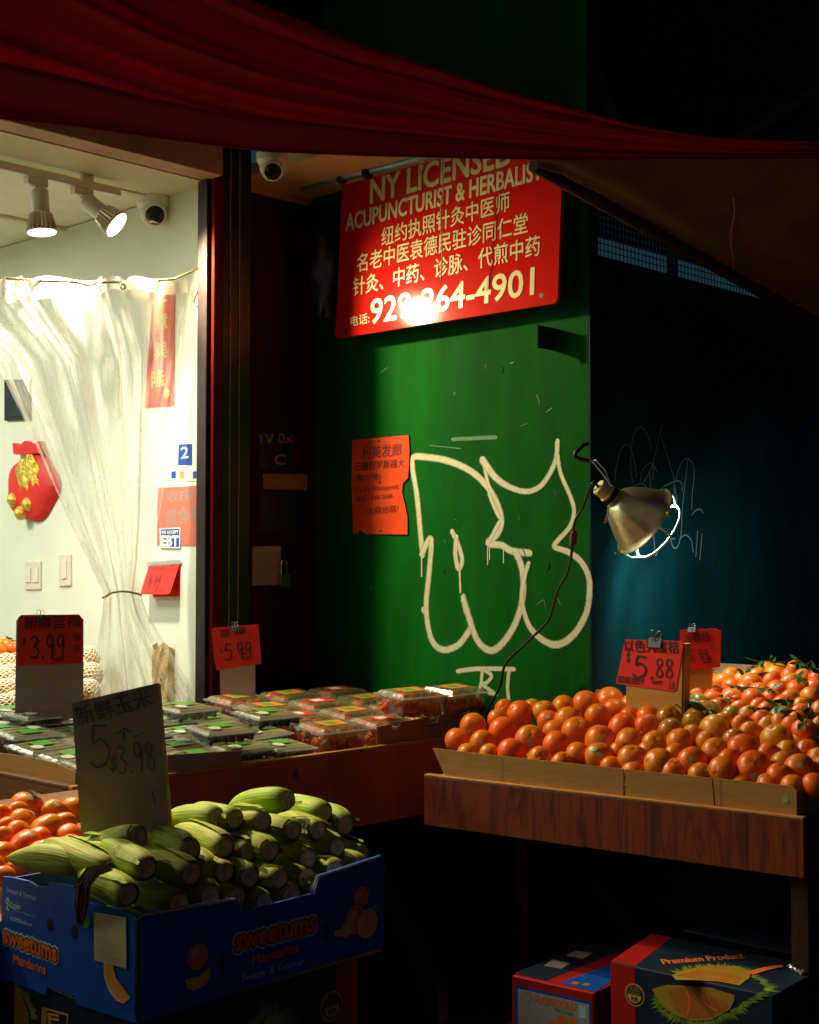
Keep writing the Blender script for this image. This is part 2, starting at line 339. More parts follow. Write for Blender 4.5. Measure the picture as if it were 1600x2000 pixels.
def husk():
    m = pmat('corn_husk', (.27,.42,.07), .55, .1, 8, 0, spec=.15); nt = m.node_tree; N = nt.nodes; L = nt.links; b = N['Principled BSDF']
    uv = N.new('ShaderNodeUVMap'); mp = N.new('ShaderNodeMapping'); mp.inputs['Scale'].default_value = (26, 1.2, 1); L.new(uv.outputs[0], mp.inputs[0])
    nz = N.new('ShaderNodeTexNoise'); nz.inputs['Scale'].default_value = 2.2; nz.inputs['Detail'].default_value = 5; L.new(mp.outputs[0], nz.inputs['Vector'])
    r = N.new('ShaderNodeValToRGB'); e = r.color_ramp.elements; e[0].position = .33; e[0].color = (.12,.28,.014,1); e[1].position = .66; e[1].color = (.47,.51,.035,1); L.new(nz.outputs[0], r.inputs[0])
    sx = N.new('ShaderNodeSeparateXYZ'); L.new(uv.outputs[0], sx.inputs[0])
    r2 = N.new('ShaderNodeValToRGB'); e = r2.color_ramp.elements; e[0].position = .02; e[0].color = (.36,.27,.12,1); e[1].position = .22; e[1].color = (1,1,1,1); L.new(sx.outputs[1], r2.inputs[0])
    mu = N.new('ShaderNodeMixRGB'); mu.blend_type = 'MULTIPLY'; mu.inputs[0].default_value = .8; L.new(r.outputs[0], mu.inputs[1]); L.new(r2.outputs[0], mu.inputs[2])
    oi = N.new('ShaderNodeObjectInfo'); hs = N.new('ShaderNodeHueSaturation'); mr = N.new('ShaderNodeMapRange'); mr.inputs[3].default_value = .475; mr.inputs[4].default_value = .515
    L.new(oi.outputs['Random'], mr.inputs[0]); L.new(mr.outputs[0], hs.inputs['Hue']); L.new(mu.outputs[0], hs.inputs['Color'])
    L.new(hs.outputs[0], b.inputs['Base Color'])
    bp = N.new('ShaderNodeBump'); bp.inputs['Strength'].default_value = .5; bp.inputs['Distance'].default_value = .003; L.new(nz.outputs[0], bp.inputs['Height']); L.new(bp.outputs[0], b.inputs['Normal'])
    return m
M['husk'] = husk()
M['stalk'] = pmat('cut_stalk', (.60,.42,.24), .85, .3, 60, .6, 120)
M['silk'] = pmat('corn_silk', (.11,.045,.015), .6, .5, 60)

# ------------------------------------------------------------------ drawing on faces
_gl = {}
def glyphs(s):
    if s in _gl: return _gl[s]
    c = bpy.data.curves.new('lettering', 'FONT'); c.body = s; c.fill_mode = 'FRONT'; c.resolution_u = 3
    o = bpy.data.objects.new('lettering', c); COL.objects.link(o); bpy.context.view_layer.update()
    dg = bpy.context.evaluated_depsgraph_get(); me = bpy.data.meshes.new_from_object(o.evaluated_get(dg))
    vs = [(v.co.x, v.co.y) for v in me.vertices]; fs = [tuple(p.vertices) for p in me.polygons]
    bpy.data.objects.remove(o); bpy.data.curves.remove(c); bpy.data.meshes.remove(me)
    _gl[s] = (vs, fs); return _gl[s]
def text(F, s, a, b, h, mat, parent, bold=0, off=.0015, shear=0, name='lettering', squash=None):
    """lettering on a face from baseline point a to b (u,v), h tall; bold thickens the strokes"""
    vs, fs = glyphs(s)
    if not vs: return
    x0 = min(v[0] for v in vs); x1 = max(v[0] for v in vs); y0 = min(v[1] for v in vs); y1 = max(v[1] for v in vs)
    ax = Vector((b[0]-a[0], b[1]-a[1])); W = ax.length; ax.normalize(); ay = Vector((-ax.y, ax.x))
    mb = MB(); rings = [(0, 0)]
    if bold: rings = [(0, 0)] + [(cos(k*pi/4)*bold*h, sin(k*pi/4)*bold*h) for k in range(8)]
    for q, (dx, dy) in enumerate(rings):
        P = []
        for x, y in vs:
            X = (x-x0)/max(x1-x0, 1e-6)*W + dx; Y = (y-y0)/max(y1-y0, 1e-6)*h + dy; X += shear*Y
            P.append(F.pt(a[0]+ax.x*X+ay.x*Y, a[1]+ax.y*X+ay.y*Y, off + q*.00004))
        mb.add(P, fs)
    return mb.build(name, mat, parent)
def text_px(F, s, p0, p1, hpx, mat, parent, **k):
    a = F.uv(*p0); b = F.uv(*p1); t = F.uv(p0[0], p0[1]-hpx); h = sqrt((t[0]-a[0])**2+(t[1]-a[1])**2)
    return text(F, s, a, b, h, mat, parent, **k)
def spline(P, n=6, closed=False):
    out = []; N = len(P)
    if N < 3: return [Vector(p) for p in P]
    for i in range(N-1):
        p0 = Vector(P[max(i-1, 0)]); p1 = Vector(P[i]); p2 = Vector(P[i+1]); p3 = Vector(P[min(i+2, N-1)])
        for k in range(n):
            t = k/n
            out.append(.5*((2*p1)+(p2-p0)*t+(2*p0-5*p1+4*p2-p3)*t*t+(3*p1-p0-3*p2+p3)*t**3))
    out.append(Vector(P[-1])); return out
def stroke(mb, F, P, wd, off=.0015, smooth=True, n=6, lift=.0006):
    """a flat painted line through (u,v) points; later paint lies a hair above earlier paint"""
    Q = spline([(*p[:2], 0) for p in P], n) if smooth else [Vector((*p[:2], 0)) for p in P]
    N = len(Q); vs = []; wl = wd if isinstance(wd, (list, tuple)) else None
    ext = []
    for i, p in enumerate(Q):
        t = (Q[min(i+1, N-1)]-Q[max(i-1, 0)]);  t = t.normalized() if t.length > 1e-9 else Vector((1,0,0))
        nn = Vector((-t.y, t.x, 0)); f = i/max(N-1, 1)
        ww = (wl[min(int(f*(len(wl)-1)), len(wl)-2)]*(1-(f*(len(wl)-1)-min(int(f*(len(wl)-1)), len(wl)-2))) + wl[min(int(f*(len(wl)-1)), len(wl)-2)+1]*(f*(len(wl)-1)-min(int(f*(len(wl)-1)), len(wl)-2))) if wl else wd
        if i == 0:
            for g in (-.5, -.43, -.25): ext.append((p+t*ww*g, nn*ww*.5*sqrt(max(0, 1-(2*g)**2))+nn*1e-5, f, t))
        ext.append((p, nn*ww*.5, f, t))
        if i == N-1:
            for g in (.25, .43, .5): ext.append((p+t*ww*g, nn*ww*.5*sqrt(max(0, 1-(2*g)**2))+nn*1e-5, f, t))
    K = len(ext)
    for i, (p, nn, f, t) in enumerate(ext):
        o = off + lift*i/K
        vs += [F.pt(p.x-nn.x, p.y-nn.y, o), F.pt(p.x+nn.x, p.y+nn.y, o)]
    fs = [(2*i, 2*i+2, 2*i+3, 2*i+1) for i in range(K-1)]
    uvs = [[(0, i/K), (0, (i+1)/K), (1, (i+1)/K), (1, i/K)] for i in range(K-1)]
    mb.add(vs, fs, uvs)
def strokes_px(F, L, wpx, mat, parent, name='graffiti', off=.0015, smooth=True, n=6):
    mb = MB()
    for q, P in enumerate(L):
        a = F.uv(*P[0][:2]); b = F.uv(P[0][0], P[0][1]+10); sc_ = sqrt((a[0]-b[0])**2+(a[1]-b[1])**2)/10
        wd = wpx[q] if isinstance(wpx, list) else wpx
        wd = [x*sc_ for x in wd] if isinstance(wd, (list, tuple)) else wd*sc_
        stroke(mb, F, [F.uv(*p[:2]) for p in P], wd if isinstance(wd, list) else wd*1.22, off+q*.00012, smooth, n, .0001)
    return mb.build(name, mat, parent)
DIG = {'5': [[(.9,.97),(.3,1)],[(.3,1),(.22,.58),(.55,.66),(.88,.42),(.72,.1),(.3,0),(0,.12)]],
 '8': [[(.8,.86),(.5,1),(.2,.85),(.32,.6),(.7,.38),(.8,.15),(.45,0),(.15,.15),(.3,.42),(.7,.65),(.8,.86)]],
 '9': [[(.8,.75),(.5,.5),(.2,.65),(.3,.95),(.65,1),(.8,.75),(.74,.3),(.62,0)]],
 '3': [[(.15,.9),(.5,1),(.82,.8),(.45,.56),(.88,.35),(.6,.02),(.1,.08)]],
 '4': [[(.45,1),(.1,.4),(.9,.42)],[(.68,.7),(.6,0)]],
 '6': [[(.75,.98),(.35,.75),(.15,.3),(.45,0),(.8,.2),(.6,.48),(.2,.3)]],
 '.': [[(.4,.0),(.5,.04)]], '$': [[(.8,.8),(.5,.92),(.2,.72),(.5,.5),(.8,.28),(.5,.08),(.15,.2)],[(.55,1.08),(.45,-.08)]], '-': [[(.1,.5),(.9,.55)]], '=': [[(0,.6),(1,.68)],[(.1,.3),(.9,.36)]]}
def hand(F, s, a, w_, h, wd, mat, parent, tilt=0, off=.0032, name='lettering', adv=None):
    """marker-pen figures written stroke by stroke"""
    mb = MB(); n = len(s); q = 0; x = 0
    wid = [(.45 if c == '.' else 1.0) for c in s]; tot = sum(wid)
    for c, k in zip(s, wid):
        cw = w_*k/tot
        for P in DIG.get(c, []):
            pts = [(x+cw*.92*p[0]*(1 if c != '.' else 1), h*p[1]) for p in P]
            pts = [(a[0]+X*cos(tilt)-Y*sin(tilt), a[1]+X*sin(tilt)+Y*cos(tilt)) for X, Y in pts]
            stroke(mb, F, pts, wd, off+q*.0003, lift=.0002); q += 1
        x += cw
    return mb.build(name, mat, parent)
def disc(F, c, r, off, mat, parent, name, n=28, ry=None, rot=0):
    mb = MB(); ry = ry or r
    pts = [(c[0]+r*cos(2*pi*k/n)*cos(rot)-ry*sin(2*pi*k/n)*sin(rot), c[1]+r*cos(2*pi*k/n)*sin(rot)+ry*sin(2*pi*k/n)*cos(rot)) for k in range(n)]
    mb.add([F.pt(u, v, off) for u, v in pts], [tuple(range(n))]); return mb.build(name, mat, parent)
def poly(F, pts, off, mat, parent, name):
    mb = MB(); mb.add([F.pt(u, v, off) for u, v in pts], [tuple(range(len(pts)))]); return mb.build(name, mat, parent)
def poly_px(F, P, off, mat, parent, name): return poly(F, [F.uv(*p) for p in P], off, mat, parent, name)
def slab_px(F, P, t0, t1, mat, parent, name, bevel=0):
    return MB().prism([F.uv(*p) for p in P], F, t0, t1).build(name, mat, parent, bevel=bevel)

# ------------------------------------------------------------------ the ground
g = MB().box((-12, -12, -.2), (14, 16, 0)).build('pavement', M['asphalt']); kind(g, 'structure')
# ------------------------------------------------------------------ the shop
SX, SY = 2.81, 3.60                      # inner face of the shop's side wall, plane of its front
GX, BY = 3.278, 2.427                    # green wall plane, blue wall plane
SW, GW, BW = wall_x(SX), wall_x(GX), wall_y(BY)
shop = thing('shop_building', 'bright cream walled produce shop with open front behind the berry stand', 'shop', (SX, SY, 0))
MB().box((SX, SY, 0), (SX+.06, 6.6, 2.745)).build('side_wall', M['cream'], shop)
MB().box((-1.6, 6.6, 0), (SX+.06, 6.7, 2.745)).build('back_wall', M['cream'], shop)
MB().box((-1.7, SY, 0), (-1.6, 6.7, 2.745)).build('party_wall', M['cream'], shop)
MB().box((-1.6, SY, .002), (SX, 6.6, .02)).build('shop_floor', M['floor'], shop)
MB().box((-1.6, SY+.002, 2.745), (SX+.06, SY+.27, 2.80)).build('front_soffit', M['cream_trim'], shop)
cl = MB().box((-1.6, SY+.27, 2.749), (SX+.06, 6.6, 2.80)).build('ceiling', M['tile'], shop)
tb = MB()
for i in range(7): tb.box((SX-.62-.61*i-.012, SY+.27, 2.739), (SX-.62-.61*i+.012, 6.6, 2.7485))
for i in range(5): tb.box((-1.6, SY+.262+.61*i, 2.737), (SX-.002, SY+.286+.61*i, 2.7475))
tb.build('ceiling_grid', M['cream_trim'], cl)
MB().box((-1.6, SY-.09, 2.748), (SX-.03, SY, 2.93)).build('lintel', M['tan'], shop, bevel=.003)
MB().box((-1.6, SY-.01, .021), (SX-.04, SY+.05, .90)).build('light_blocker', M['tan'], shop, bevel=.003)  # unseen low wall, added to block shop light from reaching below the stands
MB().box((-1.6, SY-.105, 2.93), (SX+.40, SY-.02, 3.0)).build('gate_rail', M['blackmetal'], shop, bevel=.004)
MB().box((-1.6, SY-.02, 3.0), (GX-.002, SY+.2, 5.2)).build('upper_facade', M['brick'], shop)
def xs(px, Y): return at_y(px, 1000, Y).x
a0, a1, a2, a3, a4, a5 = [xs(p, SY-.045) for p in (407, 414, 432, 447, 465, 489)]
MB().box((a0, SY-.03, 0), (a1, SY+.02, 2.93)).build('jamb_edge', M['purple'], shop, bevel=.003)
MB().box((a1+.0005, SY-.05, 0), (a2, SY+.03, 2.93)).build('red_jamb', M['redpaint'], shop, bevel=.004)
MB().box((a2+.0005, SY-.045, 0), (a5, SY+.05, 2.93)).build('gate_track', M['blackmetal'], shop, bevel=.004)
for q, xx in enumerate((a3, a4)):
    MB().box((xx-.0012, SY-.0485, .3), (xx+.0012, SY-.0452, 2.9)).build('track_glint', M['brass_glint'], shop)  # highlights on the black track, put in as thin brass-coloured strips
dr = MB().box((a5+.001, SY+.03, 0), (GX-.002, SY+.07, 2.76)).build('side_door', M['maroon'], shop, bevel=.003)
DF = wall_y(SY+.03)
slab_px(DF, [(600, 400), (607, 400), (607, 1400), (600, 1400)], .001, .02, M['maroon'], dr, 'door_edge')
slab_px(DF, [(489, 1067), (545, 1066), (545, 1142), (489, 1144)], .001, .012, M['cardgrey'], dr, 'lock_plate', bevel=.002)
pk = MB(); c = DF.px(546, 1128, .03)
pk.prism([(DF.uv(546+dx*9, 1135+dy*13)) for dx, dy in ((-1,-1),(1,-1),(1,.7),(.6,1),(-.6,1),(-1,.7))], DF, .014, .034)
pk.tube([DF.px(540, 1122, .024)] + [DF.px(546-6*cos(pi*k/8), 1103-9*sin(pi*k/8), .024) for k in range(9)] + [DF.px(552, 1122, .024)], .0035, 6)
pk.build('padlock', M['chrome'], dr)
for P, mt in (([(512,925),(600,927),(598,958),(514,955)], M['carddark']), ([(505,848),(570,845),(572,912),(506,916)], M['boxnavy']), ([(508,962),(598,966),(596,1040),(506,1036)], M['boxnavy'])):
    poly_px(DF, P, .003, mt, dr, 'old_sticker')
text_px(DF, 'C', (535, 908), (557, 908), 20, M['carddark'], dr, bold=.03, off=.005)
text_px(DF, '1V 0x', (508, 868), (570, 865), 20, M['carddark'], dr, bold=.02, off=.005)
MB().box((a5+.001, 2.62, 2.79), (GX-.002, SY+.03, 2.83)).build('door_soffit', M['soffit'], shop)
MB().box((a5+.001, SY+.028, 2.76), (GX-.002, SY+.06, 2.789)).build('door_head', M['soffit'], shop)

# the green wall with its paint
gw = thing('green_wall', 'scuffed green plywood wall with cream spray lettering', 'wall', (GX, BY, 0))
MB().box((GX, BY+.001, 0), (GX+.05, SY+.2, 5.2)).build('wall_panel', M['green'], gw)
def c8(L): return [[(x/2+650, y/2+800) for x, y in P] for P in L]
strokes_px(GW, c8([
 [(352,565),(345,500),(330,340),(312,225),(318,186),(370,186),(450,200),(540,240),(600,296),(640,360),(660,430),(645,485),(606,522),(660,530),(700,552),(768,560)],
 [(350,562),(378,506),(386,530),(376,650),(366,780),(386,895),(430,938),(490,920),(528,872),(542,838),(520,780),(512,735)],
 [(468,478),(492,530),(506,590),(492,622),(480,565),(484,500)],
 [(512,740),(545,850),(572,910),(612,940),(652,925),(702,860),(735,775),(746,685),(736,605),(716,560)],
 [(588,200),(612,300),(650,375),(660,425),(640,400),(612,330)],
 [(652,440),(622,495),(606,522)],
 [(588,200),(640,268),(700,306),(760,320),(812,300),(850,248),(874,190),(879,126)],
 [(880,180),(892,250),(930,340),(944,400),(926,460),(880,512),(868,536),(920,556),(970,592),(1000,650),(1004,720),(990,800),(942,880),(880,918),(822,900),(772,850),(746,780),(740,720),(750,655),(766,602)]]),
 [13, 13, 11, 14, 8, 9, [20, 13, 13, 13], [11, 12, 14, 16, 18, 14, 12]], M['spraywhite'], gw, off=.0008)
strokes_px(GW, c8([[(348,570),(348,650)],[(606,530),(606,605)],[(612,530),(614,585)],[(668,540),(668,598)],[(497,630),(500,712)]]), [3.4,2.4,2.4,2.4,5], M['spraywhite'], gw, name='paint_drip', off=.0009, smooth=False)
strokes_px(GW, c8([[(490,1022),(545,1014),(610,1012),(708,1014)],[(585,1018),(580,1070),(568,1112)],[(596,1020),(622,1040),(600,1068),(585,1074),(640,1112)],[(690,1020),(684,1080),(690,1150)],[(610,1108),(640,1110)]]), [9,8,8,9,8], M['spraywhite'], gw, off=.0008)
strokes_px(GW, c8([[(358,784),(361,786)],[(782,1144),(786,1150)]]), 14, M['spraywhite'], gw, off=.0008, name='paint_spot')
strokes_px(GW, [[(885,858),(968,854)],[(840,870),(900,876)],[(1085,1160),(1095,1180)],[(1050,1180),(1062,1172),(1066,1186)],[(760,940),(764,960)],[(1010,1100),(1016,1120)]], [8,2,2,2,2,2], M['chalkpale'], gw, off=.0007, name='scuff_mark')
rs_ = random.Random(21); pale_ = []; dark_ = []
for k in range(30):
    x_, y_ = rs_.uniform(640, 1140), rs_.uniform(690, 1350); a_ = rs_.gauss(1.4, .7); l_ = rs_.uniform(2, 16)
    (pale_ if k % 4 == 0 else dark_).append([(x_, y_), (x_+l_*cos(a_)*.5+1, y_+l_*sin(a_)*.5), (x_+l_*cos(a_), y_+l_*sin(a_)+1)])
strokes_px(GW, pale_, [rs_.uniform(.8, 2.2) for _ in pale_], M['chalkpale'], gw, name='scuff_mark', off=.0005)
strokes_px(GW, dark_, [rs_.uniform(1.0, 3.0) for _ in dark_], M['chip'], gw, name='paint_chip', off=.0005)
for c0, rr in (((979,721),7),((1068,1105),8),((866,1115),5)): disc(GW, GW.uv(*c0), rr*.0015, .002, M['green'], gw, 'paint_patch')
fl = thing('torn_flyer', 'torn orange paper flyer with handwriting pinned to the green wall', 'flyer', GW.px(745, 948))
MB().prism([GW.uv(*p) for p in ((690,860),(745,855),(800,850),(802,880),(799,934),(789,944),(787,960),(793,985),(798,1010),(798,1044),(745,1043),(716,1043),(706,1034),(700,1042),(692,1042),(689,950))], GW, .003, .005).build('paper', M['paperorange'], fl)
for s, p0, p1, h in (('利美发廊', (708,897), (786,890), 24), ('已搬到罗斯福大', (696,921), (792,913), 17), ('道(二楼)', (697,942), (745,938), 14), ('102-41 Roosevelt', (694,963), (782,955), 10), ('电话: 646-508-', (697,980), (772,974), 11), ('欢迎光临!', (718,1006), (780,1000), 14)):
    text_px(GW, s, p0, p1, h, M['inkred'], fl, off=.0056, shear=.1, bold=.012, name='handwriting')
for px_, py_ in ((743,862),(745,942),(746,1036)): disc(GW, GW.uv(px_, py_), .004, .007, M['chrome'], fl, 'tack')
pw = at_x(1080, 648, GX); pl = pw.y
br = thing('wall_bracket', 'small green metal bracket sticking out of the green wall under the red sign', 'bracket', (GX, pl, pw.z))
MB().box((GX-.072, pl, pw.z-.055), (GX, pl+.006, pw.z+.012)).build('plate', M['green'], br, bevel=.001)
MB().box((GX-.075, pl-.002, pw.z-.06), (GX-.0725, pl+.02, pw.z+.014)).build('end_flange', M['green'], br)
# blue wall
bw = thing('blue_wall', 'dark blue painted wall with thin chalk scribbles behind the clamp lamp', 'wall', (GX, BY, 0))
MB().box((GX+.0005, BY, 0), (7.5, BY+.05, 2.41)).build('wall_panel', M['blue'], bw)
MB().box((GX+.0005, BY-.004, 0), (GX+.02, BY-.0005, 2.405)).build('corner_trim', M['blue'], bw)
def r3(L): return [[(x/4.571+1100, y/4.571+800) for x, y in P] for P in L]
strokes_px(BW, r3([[(460,650),(475,500),(520,350),(570,310),(610,370),(640,500),(655,600)],[(630,690),(605,550),(605,350),(640,200),(690,155),(740,200),(775,300),(785,360)],[(690,630),(700,560),(740,500),(790,480),(840,560)],
 [(720,640),(770,560),(800,470),(850,270),(885,130)],[(885,150),(870,230),(930,420),(980,600),(990,700),(980,820)],[(890,690),(1000,640),(1050,650),(1060,720)],[(1000,640),(1050,480),(1110,440),(1160,500),(1165,620),(1150,750),(1145,890)],
 [(1110,450),(1080,700),(1060,900),(1050,1100),(1020,1220),(980,1230),(960,1170)],[(640,680),(700,660),(740,690)],[(770,570),(775,690)],[(800,480),(800,620)],[(1145,940),(1180,900),(1220,890),(1245,920)],[(1040,1150),(1090,1120),(1140,1170),(1155,1270)],
 [(1195,1090),(1180,1310)],[(1235,1110),(1215,1340)],[(800,1100),(820,1300),(850,1230),(920,1170),(990,1150)],[(990,700),(1010,800),(1000,900)]]), 2.8, M['chalk'], bw, off=.0007, name='chalk_scribble')
# dark building behind, netting in the gap above the blue wall
df = thing('dark_facade', 'unlit dark upper building beyond the awnings', 'building', (5, 3.2, 2.75))
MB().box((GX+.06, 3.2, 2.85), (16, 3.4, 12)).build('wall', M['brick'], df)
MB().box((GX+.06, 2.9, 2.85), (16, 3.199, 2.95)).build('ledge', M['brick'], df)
net = thing('debris_netting', 'strip of blue netting in the gap above the dark blue wall', 'netting', (GX, BY+.03, 2.41))
nb = MB(); 
for i in range(96): nb.box((GX+.02+i*.02, BY+.030, 2.41), (GX+.023+i*.02, BY+.032, 2.70))
for i in range(14): nb.box((GX+.02, BY+.0325, 2.42+i*.02), (GX+1.95, BY+.0345, 2.423+i*.02))
kind(nb.build('mesh', M['net'], net), 'stuff')
MB().box((GX+.5, BY+.036, 2.41), (GX+.53, BY+.06, 2.70)).build('batten', M['blackmetal'], net)
for lab, P in (('pale diagonal scaffold tube in the dark high on the street side', [(1380,315,5.0),(1660,138,5.3)]), ('thin dark scaffold brace beside the top of the green wall', [(1100,40,4.45),(1215,270,4.3)])):
    pts = [at_d(*p) for p in P]
    t = thing('scaffold_tube', lab, 'scaffold tube', pts[0]); MB().tube(pts, .024, 10).build('tube', M['darkpole'], t)
    mid = (pts[0]+pts[1])*.5; ax_ = (pts[1]-pts[0]).normalized(); MB().lathe([(.02,-.04),(.034,-.03),(.034,.03),(.02,.04)], mid, ax_, 12).build('coupler', M['darkpole'], t)

# ------------------------------------------------------------------ awnings
def poly_at(P, x):
    for (x0, y0), (x1, y1) in zip(P, P[1:]):
        if x <= x1: return y0+(y1-y0)*(x-x0)/(x1-x0)
    (x0, y0), (x1, y1) = P[-2:]; return y0+(y1-y0)*(x-x0)/(x1-x0)
LOW = [(-400,190),(0,228),(150,243),(300,265),(450,284),(520,292),(700,300),(900,305),(1100,308),(1600,306),(1900,304)]
UPP = [(-400,-560),(0,-300),(300,-95),(490,0),(600,45),(700,85),(800,115),(900,148),(1000,180),(1130,214),(1250,245),(1350,263),(1450,272),(1600,277),(1900,280)]
def awn(u, v, back=0):
    px = -400+2300*u
    yl = poly_at(LOW, px); yu = poly_at(UPP, px); k = max(0, 1-px/1750)
    D0 = 3.11+.31*px/1600
    sag = sin(pi*min(1, max(0, v)))
    f = (sin(v*30+px*.0021+1.2*sin(px*.003))*.5+sin(v*17-px*.0016+2)*.6+sin(v*53+px*.004)*.22)
    D = D0 - (.50*k+.05)*v + f*.030*(.25+.75*k)*min(1, v*5) + back
    return at_d(px, yl+(yu-yl)*v, D)
aw = thing('red_awning', 'sagging red canvas awning slung across the top of the shopfront', 'awning', at_d(800, 300, 3.3))
MB().grid(lambda u, v: awn(u, v), 120, 70).build('canvas', M['redcloth'], aw, smooth=True)
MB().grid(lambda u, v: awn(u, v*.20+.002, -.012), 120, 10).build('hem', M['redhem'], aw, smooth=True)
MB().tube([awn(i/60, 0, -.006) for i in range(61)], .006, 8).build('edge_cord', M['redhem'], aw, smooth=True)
bt = thing('brown_tarp', 'brown tarp canopy sloping down beside the dark blue wall', 'tarp', at_y(1300, 470, 2.28))
def tarp(u, v):
    px = 1050+900*u; py = 312+(622-312)*(px-1050)/550
    lo = at_y(px, py, 2.25); hi = at_d(px, 294, 3.52+.12*u)
    return lo.lerp(hi, v) + Vector((0, 0, -.05*sin(pi*v)*(.4+.6*u) + .008*sin(px*.02+v*9)*sin(pi*v)+.004*sin(px*.05-v*15)*sin(pi*v)))
MB().grid(tarp, 60, 30).build('sheet', M['brownsheet'], bt, smooth=True)
MB().tube([tarp(i/20, 0)+Vector((0, .012, -.012)) for i in range(21)], .019, 10).build('edge_bar', M['timber'], bt)
MB().tube([tarp(.42+.004*sin(k), k/12)+Vector((0, -.005, -.006)) for k in range(10)], .002, 6).build('tie_cord', M['string'], bt)

# ------------------------------------------------------------------ the red sign on the green wall
SF = Frame((3.20, 2.95, 2.25), (.004, -1, 0), (.060, 0, 1))
u0, z0 = SF.uv(655, 662); u1, _ = SF.uv(1089, 600); z1 = SF.uv(655, 352)[1]
sg = thing('hanging_sign', 'glossy red acupuncture sign with cream lettering hung on the green wall', 'sign', SF.pt((u0+u1)/2, z0))
R = .018; pts = []
for cx, cy, a_ in ((u1-R, z0+R, -pi/2), (u1-R, z1-R, 0), (u0+R, z1-R, pi/2), (u0+R, z0+R, pi)):
    pts += [(cx+R*cos(a_+pi/2*k/5), cy+R*sin(a_+pi/2*k/5)) for k in range(6)]
MB().prism(pts, SF, -.012, 0).build('panel', M['signred'], sg)
for s, p0, p1, h, b_ in (('NY LICENSED', (724,398), (1002,320), 46, .034), ('ACUPUNCTURIST & HERBALIST', (676,452), (1060,349), 32, .032), ('纽约执照针灸中医师', (746,482), (996,412), 36, .010), ('名老中医袁德民驻诊同仁堂', (698,533), (1031,455), 36, .010), ('针灸、中药、诊脉、代煎中药', (690,579), (1055,499), 36, .010), ('929-264-4901', (724,633), (1043,575), 47, .026), ('电话:', (685,638), (722,631), 20, .008)):
    text_px(SF, s, p0, p1, h, M['signtext'], sg, bold=b_)
for px_, py_ in ((676,648),(1058,577)): disc(SF, SF.uv(px_, py_), .008, .0012, M['black'], sg, 'bolt_hole')
pp = thing('sign_pipe', 'blue grey pipe running along the top of the red sign', 'pipe', at_x(700, 340, 3.17))
MB().tube([at_x(590, 366, 3.16), at_x(640, 352, 3.165), at_x(740, 330, 3.17), at_x(960, 270, 3.17)], .014, 10).build('pipe', M['pole'], pp, smooth=True)
for px_ in (668, 718): 
    q = at_x(px_, poly_at([(640,352),(740,330)], px_)+2, 3.165); MB().lathe([(.017,-.012),(.021,-.006),(.021,.006),(.017,.012)], q, (0,1,.05), 12).build('clamp', M['blackmetal'], pp)
cord = MB().tube([at_x(p, y, 3.12) for p, y in ((868,296),(864,330),(866,372),(861,400),(862,450),(864,500),(861,552))], .0022, 6).build('hanging_string', M['string'], None, smooth=True); tag(cord, 'thin loose string hanging in front of the red sign', 'string')
lp = MB().tube([at_x(823+4*sin(k*.9)*(1 if k<7 else -1), 306+k*4.2 if k<9 else 306+(17-k)*4.2, 3.12) for k in range(17)], .0018, 6).build('cord_loop', M['string'], None, smooth=True); tag(lp, 'small looped cord hanging from the awning edge over the red sign', 'cord')
# bunched plastic on the pipe's far end, dark in the corner
bag = MB().ball(at_x(632, 540, 3.2), 1, 14, 12, fn=lambda th, ph: .05*(1+.25*sin(3*ph+4*th)), M=Matrix.Diagonal((.7, .9, 2.4))).build('plastic_bag', M['purpleband'], None, smooth=True); tag(bag, 'crumpled dark blue plastic bag hanging beside the left edge of the red sign', 'plastic bag')

# ------------------------------------------------------------------ ceiling cameras
def dome_cam(base, out, label, nrm, s=1.0, wm='white'):
    t = thing('security_camera', label, 'security camera', base)
    n = Vector(nrm).normalized(); out = Vector(out).normalized()
    MB().lathe([(0,0),(.058*s,0),(.058*s,.030*s),(.050*s,.042*s),(.046*s,.045*s)], base, n, 28, cap1=True).build('mount', M[wm], t, smooth=False, bevel=.002)
    c = base + n*.052*s
    e = MB().ball(c, .046*s, 24, 16).build('eyeball', M[wm], t, smooth=True)
    MB().lathe([(.040*s,.010),(.040*s,.046*s),(.034*s,.050*s),(.032*s,.047*s)], c, out, 24).build('lens_ring', M[wm], e, smooth=False)
    MB().lathe([(.033*s,.040*s),(.033*s,.046*s),(.02*s,.0475*s),(.0001,.048*s)], c, out, 24).build('lens', M['glassdark'], e)
    return t
dome_cam(at_z(300, 385, 2.748), (-.45, -.85, -.45), 'white dome security camera in the ceiling corner above the shop curtain', (0, 0, -1))
dome_cam(at_z(531, 300, 2.789), (-.50, -.75, -.6), 'white dome security camera under the soffit outside the shop door', (0, 0, -1), .84, 'ivory')

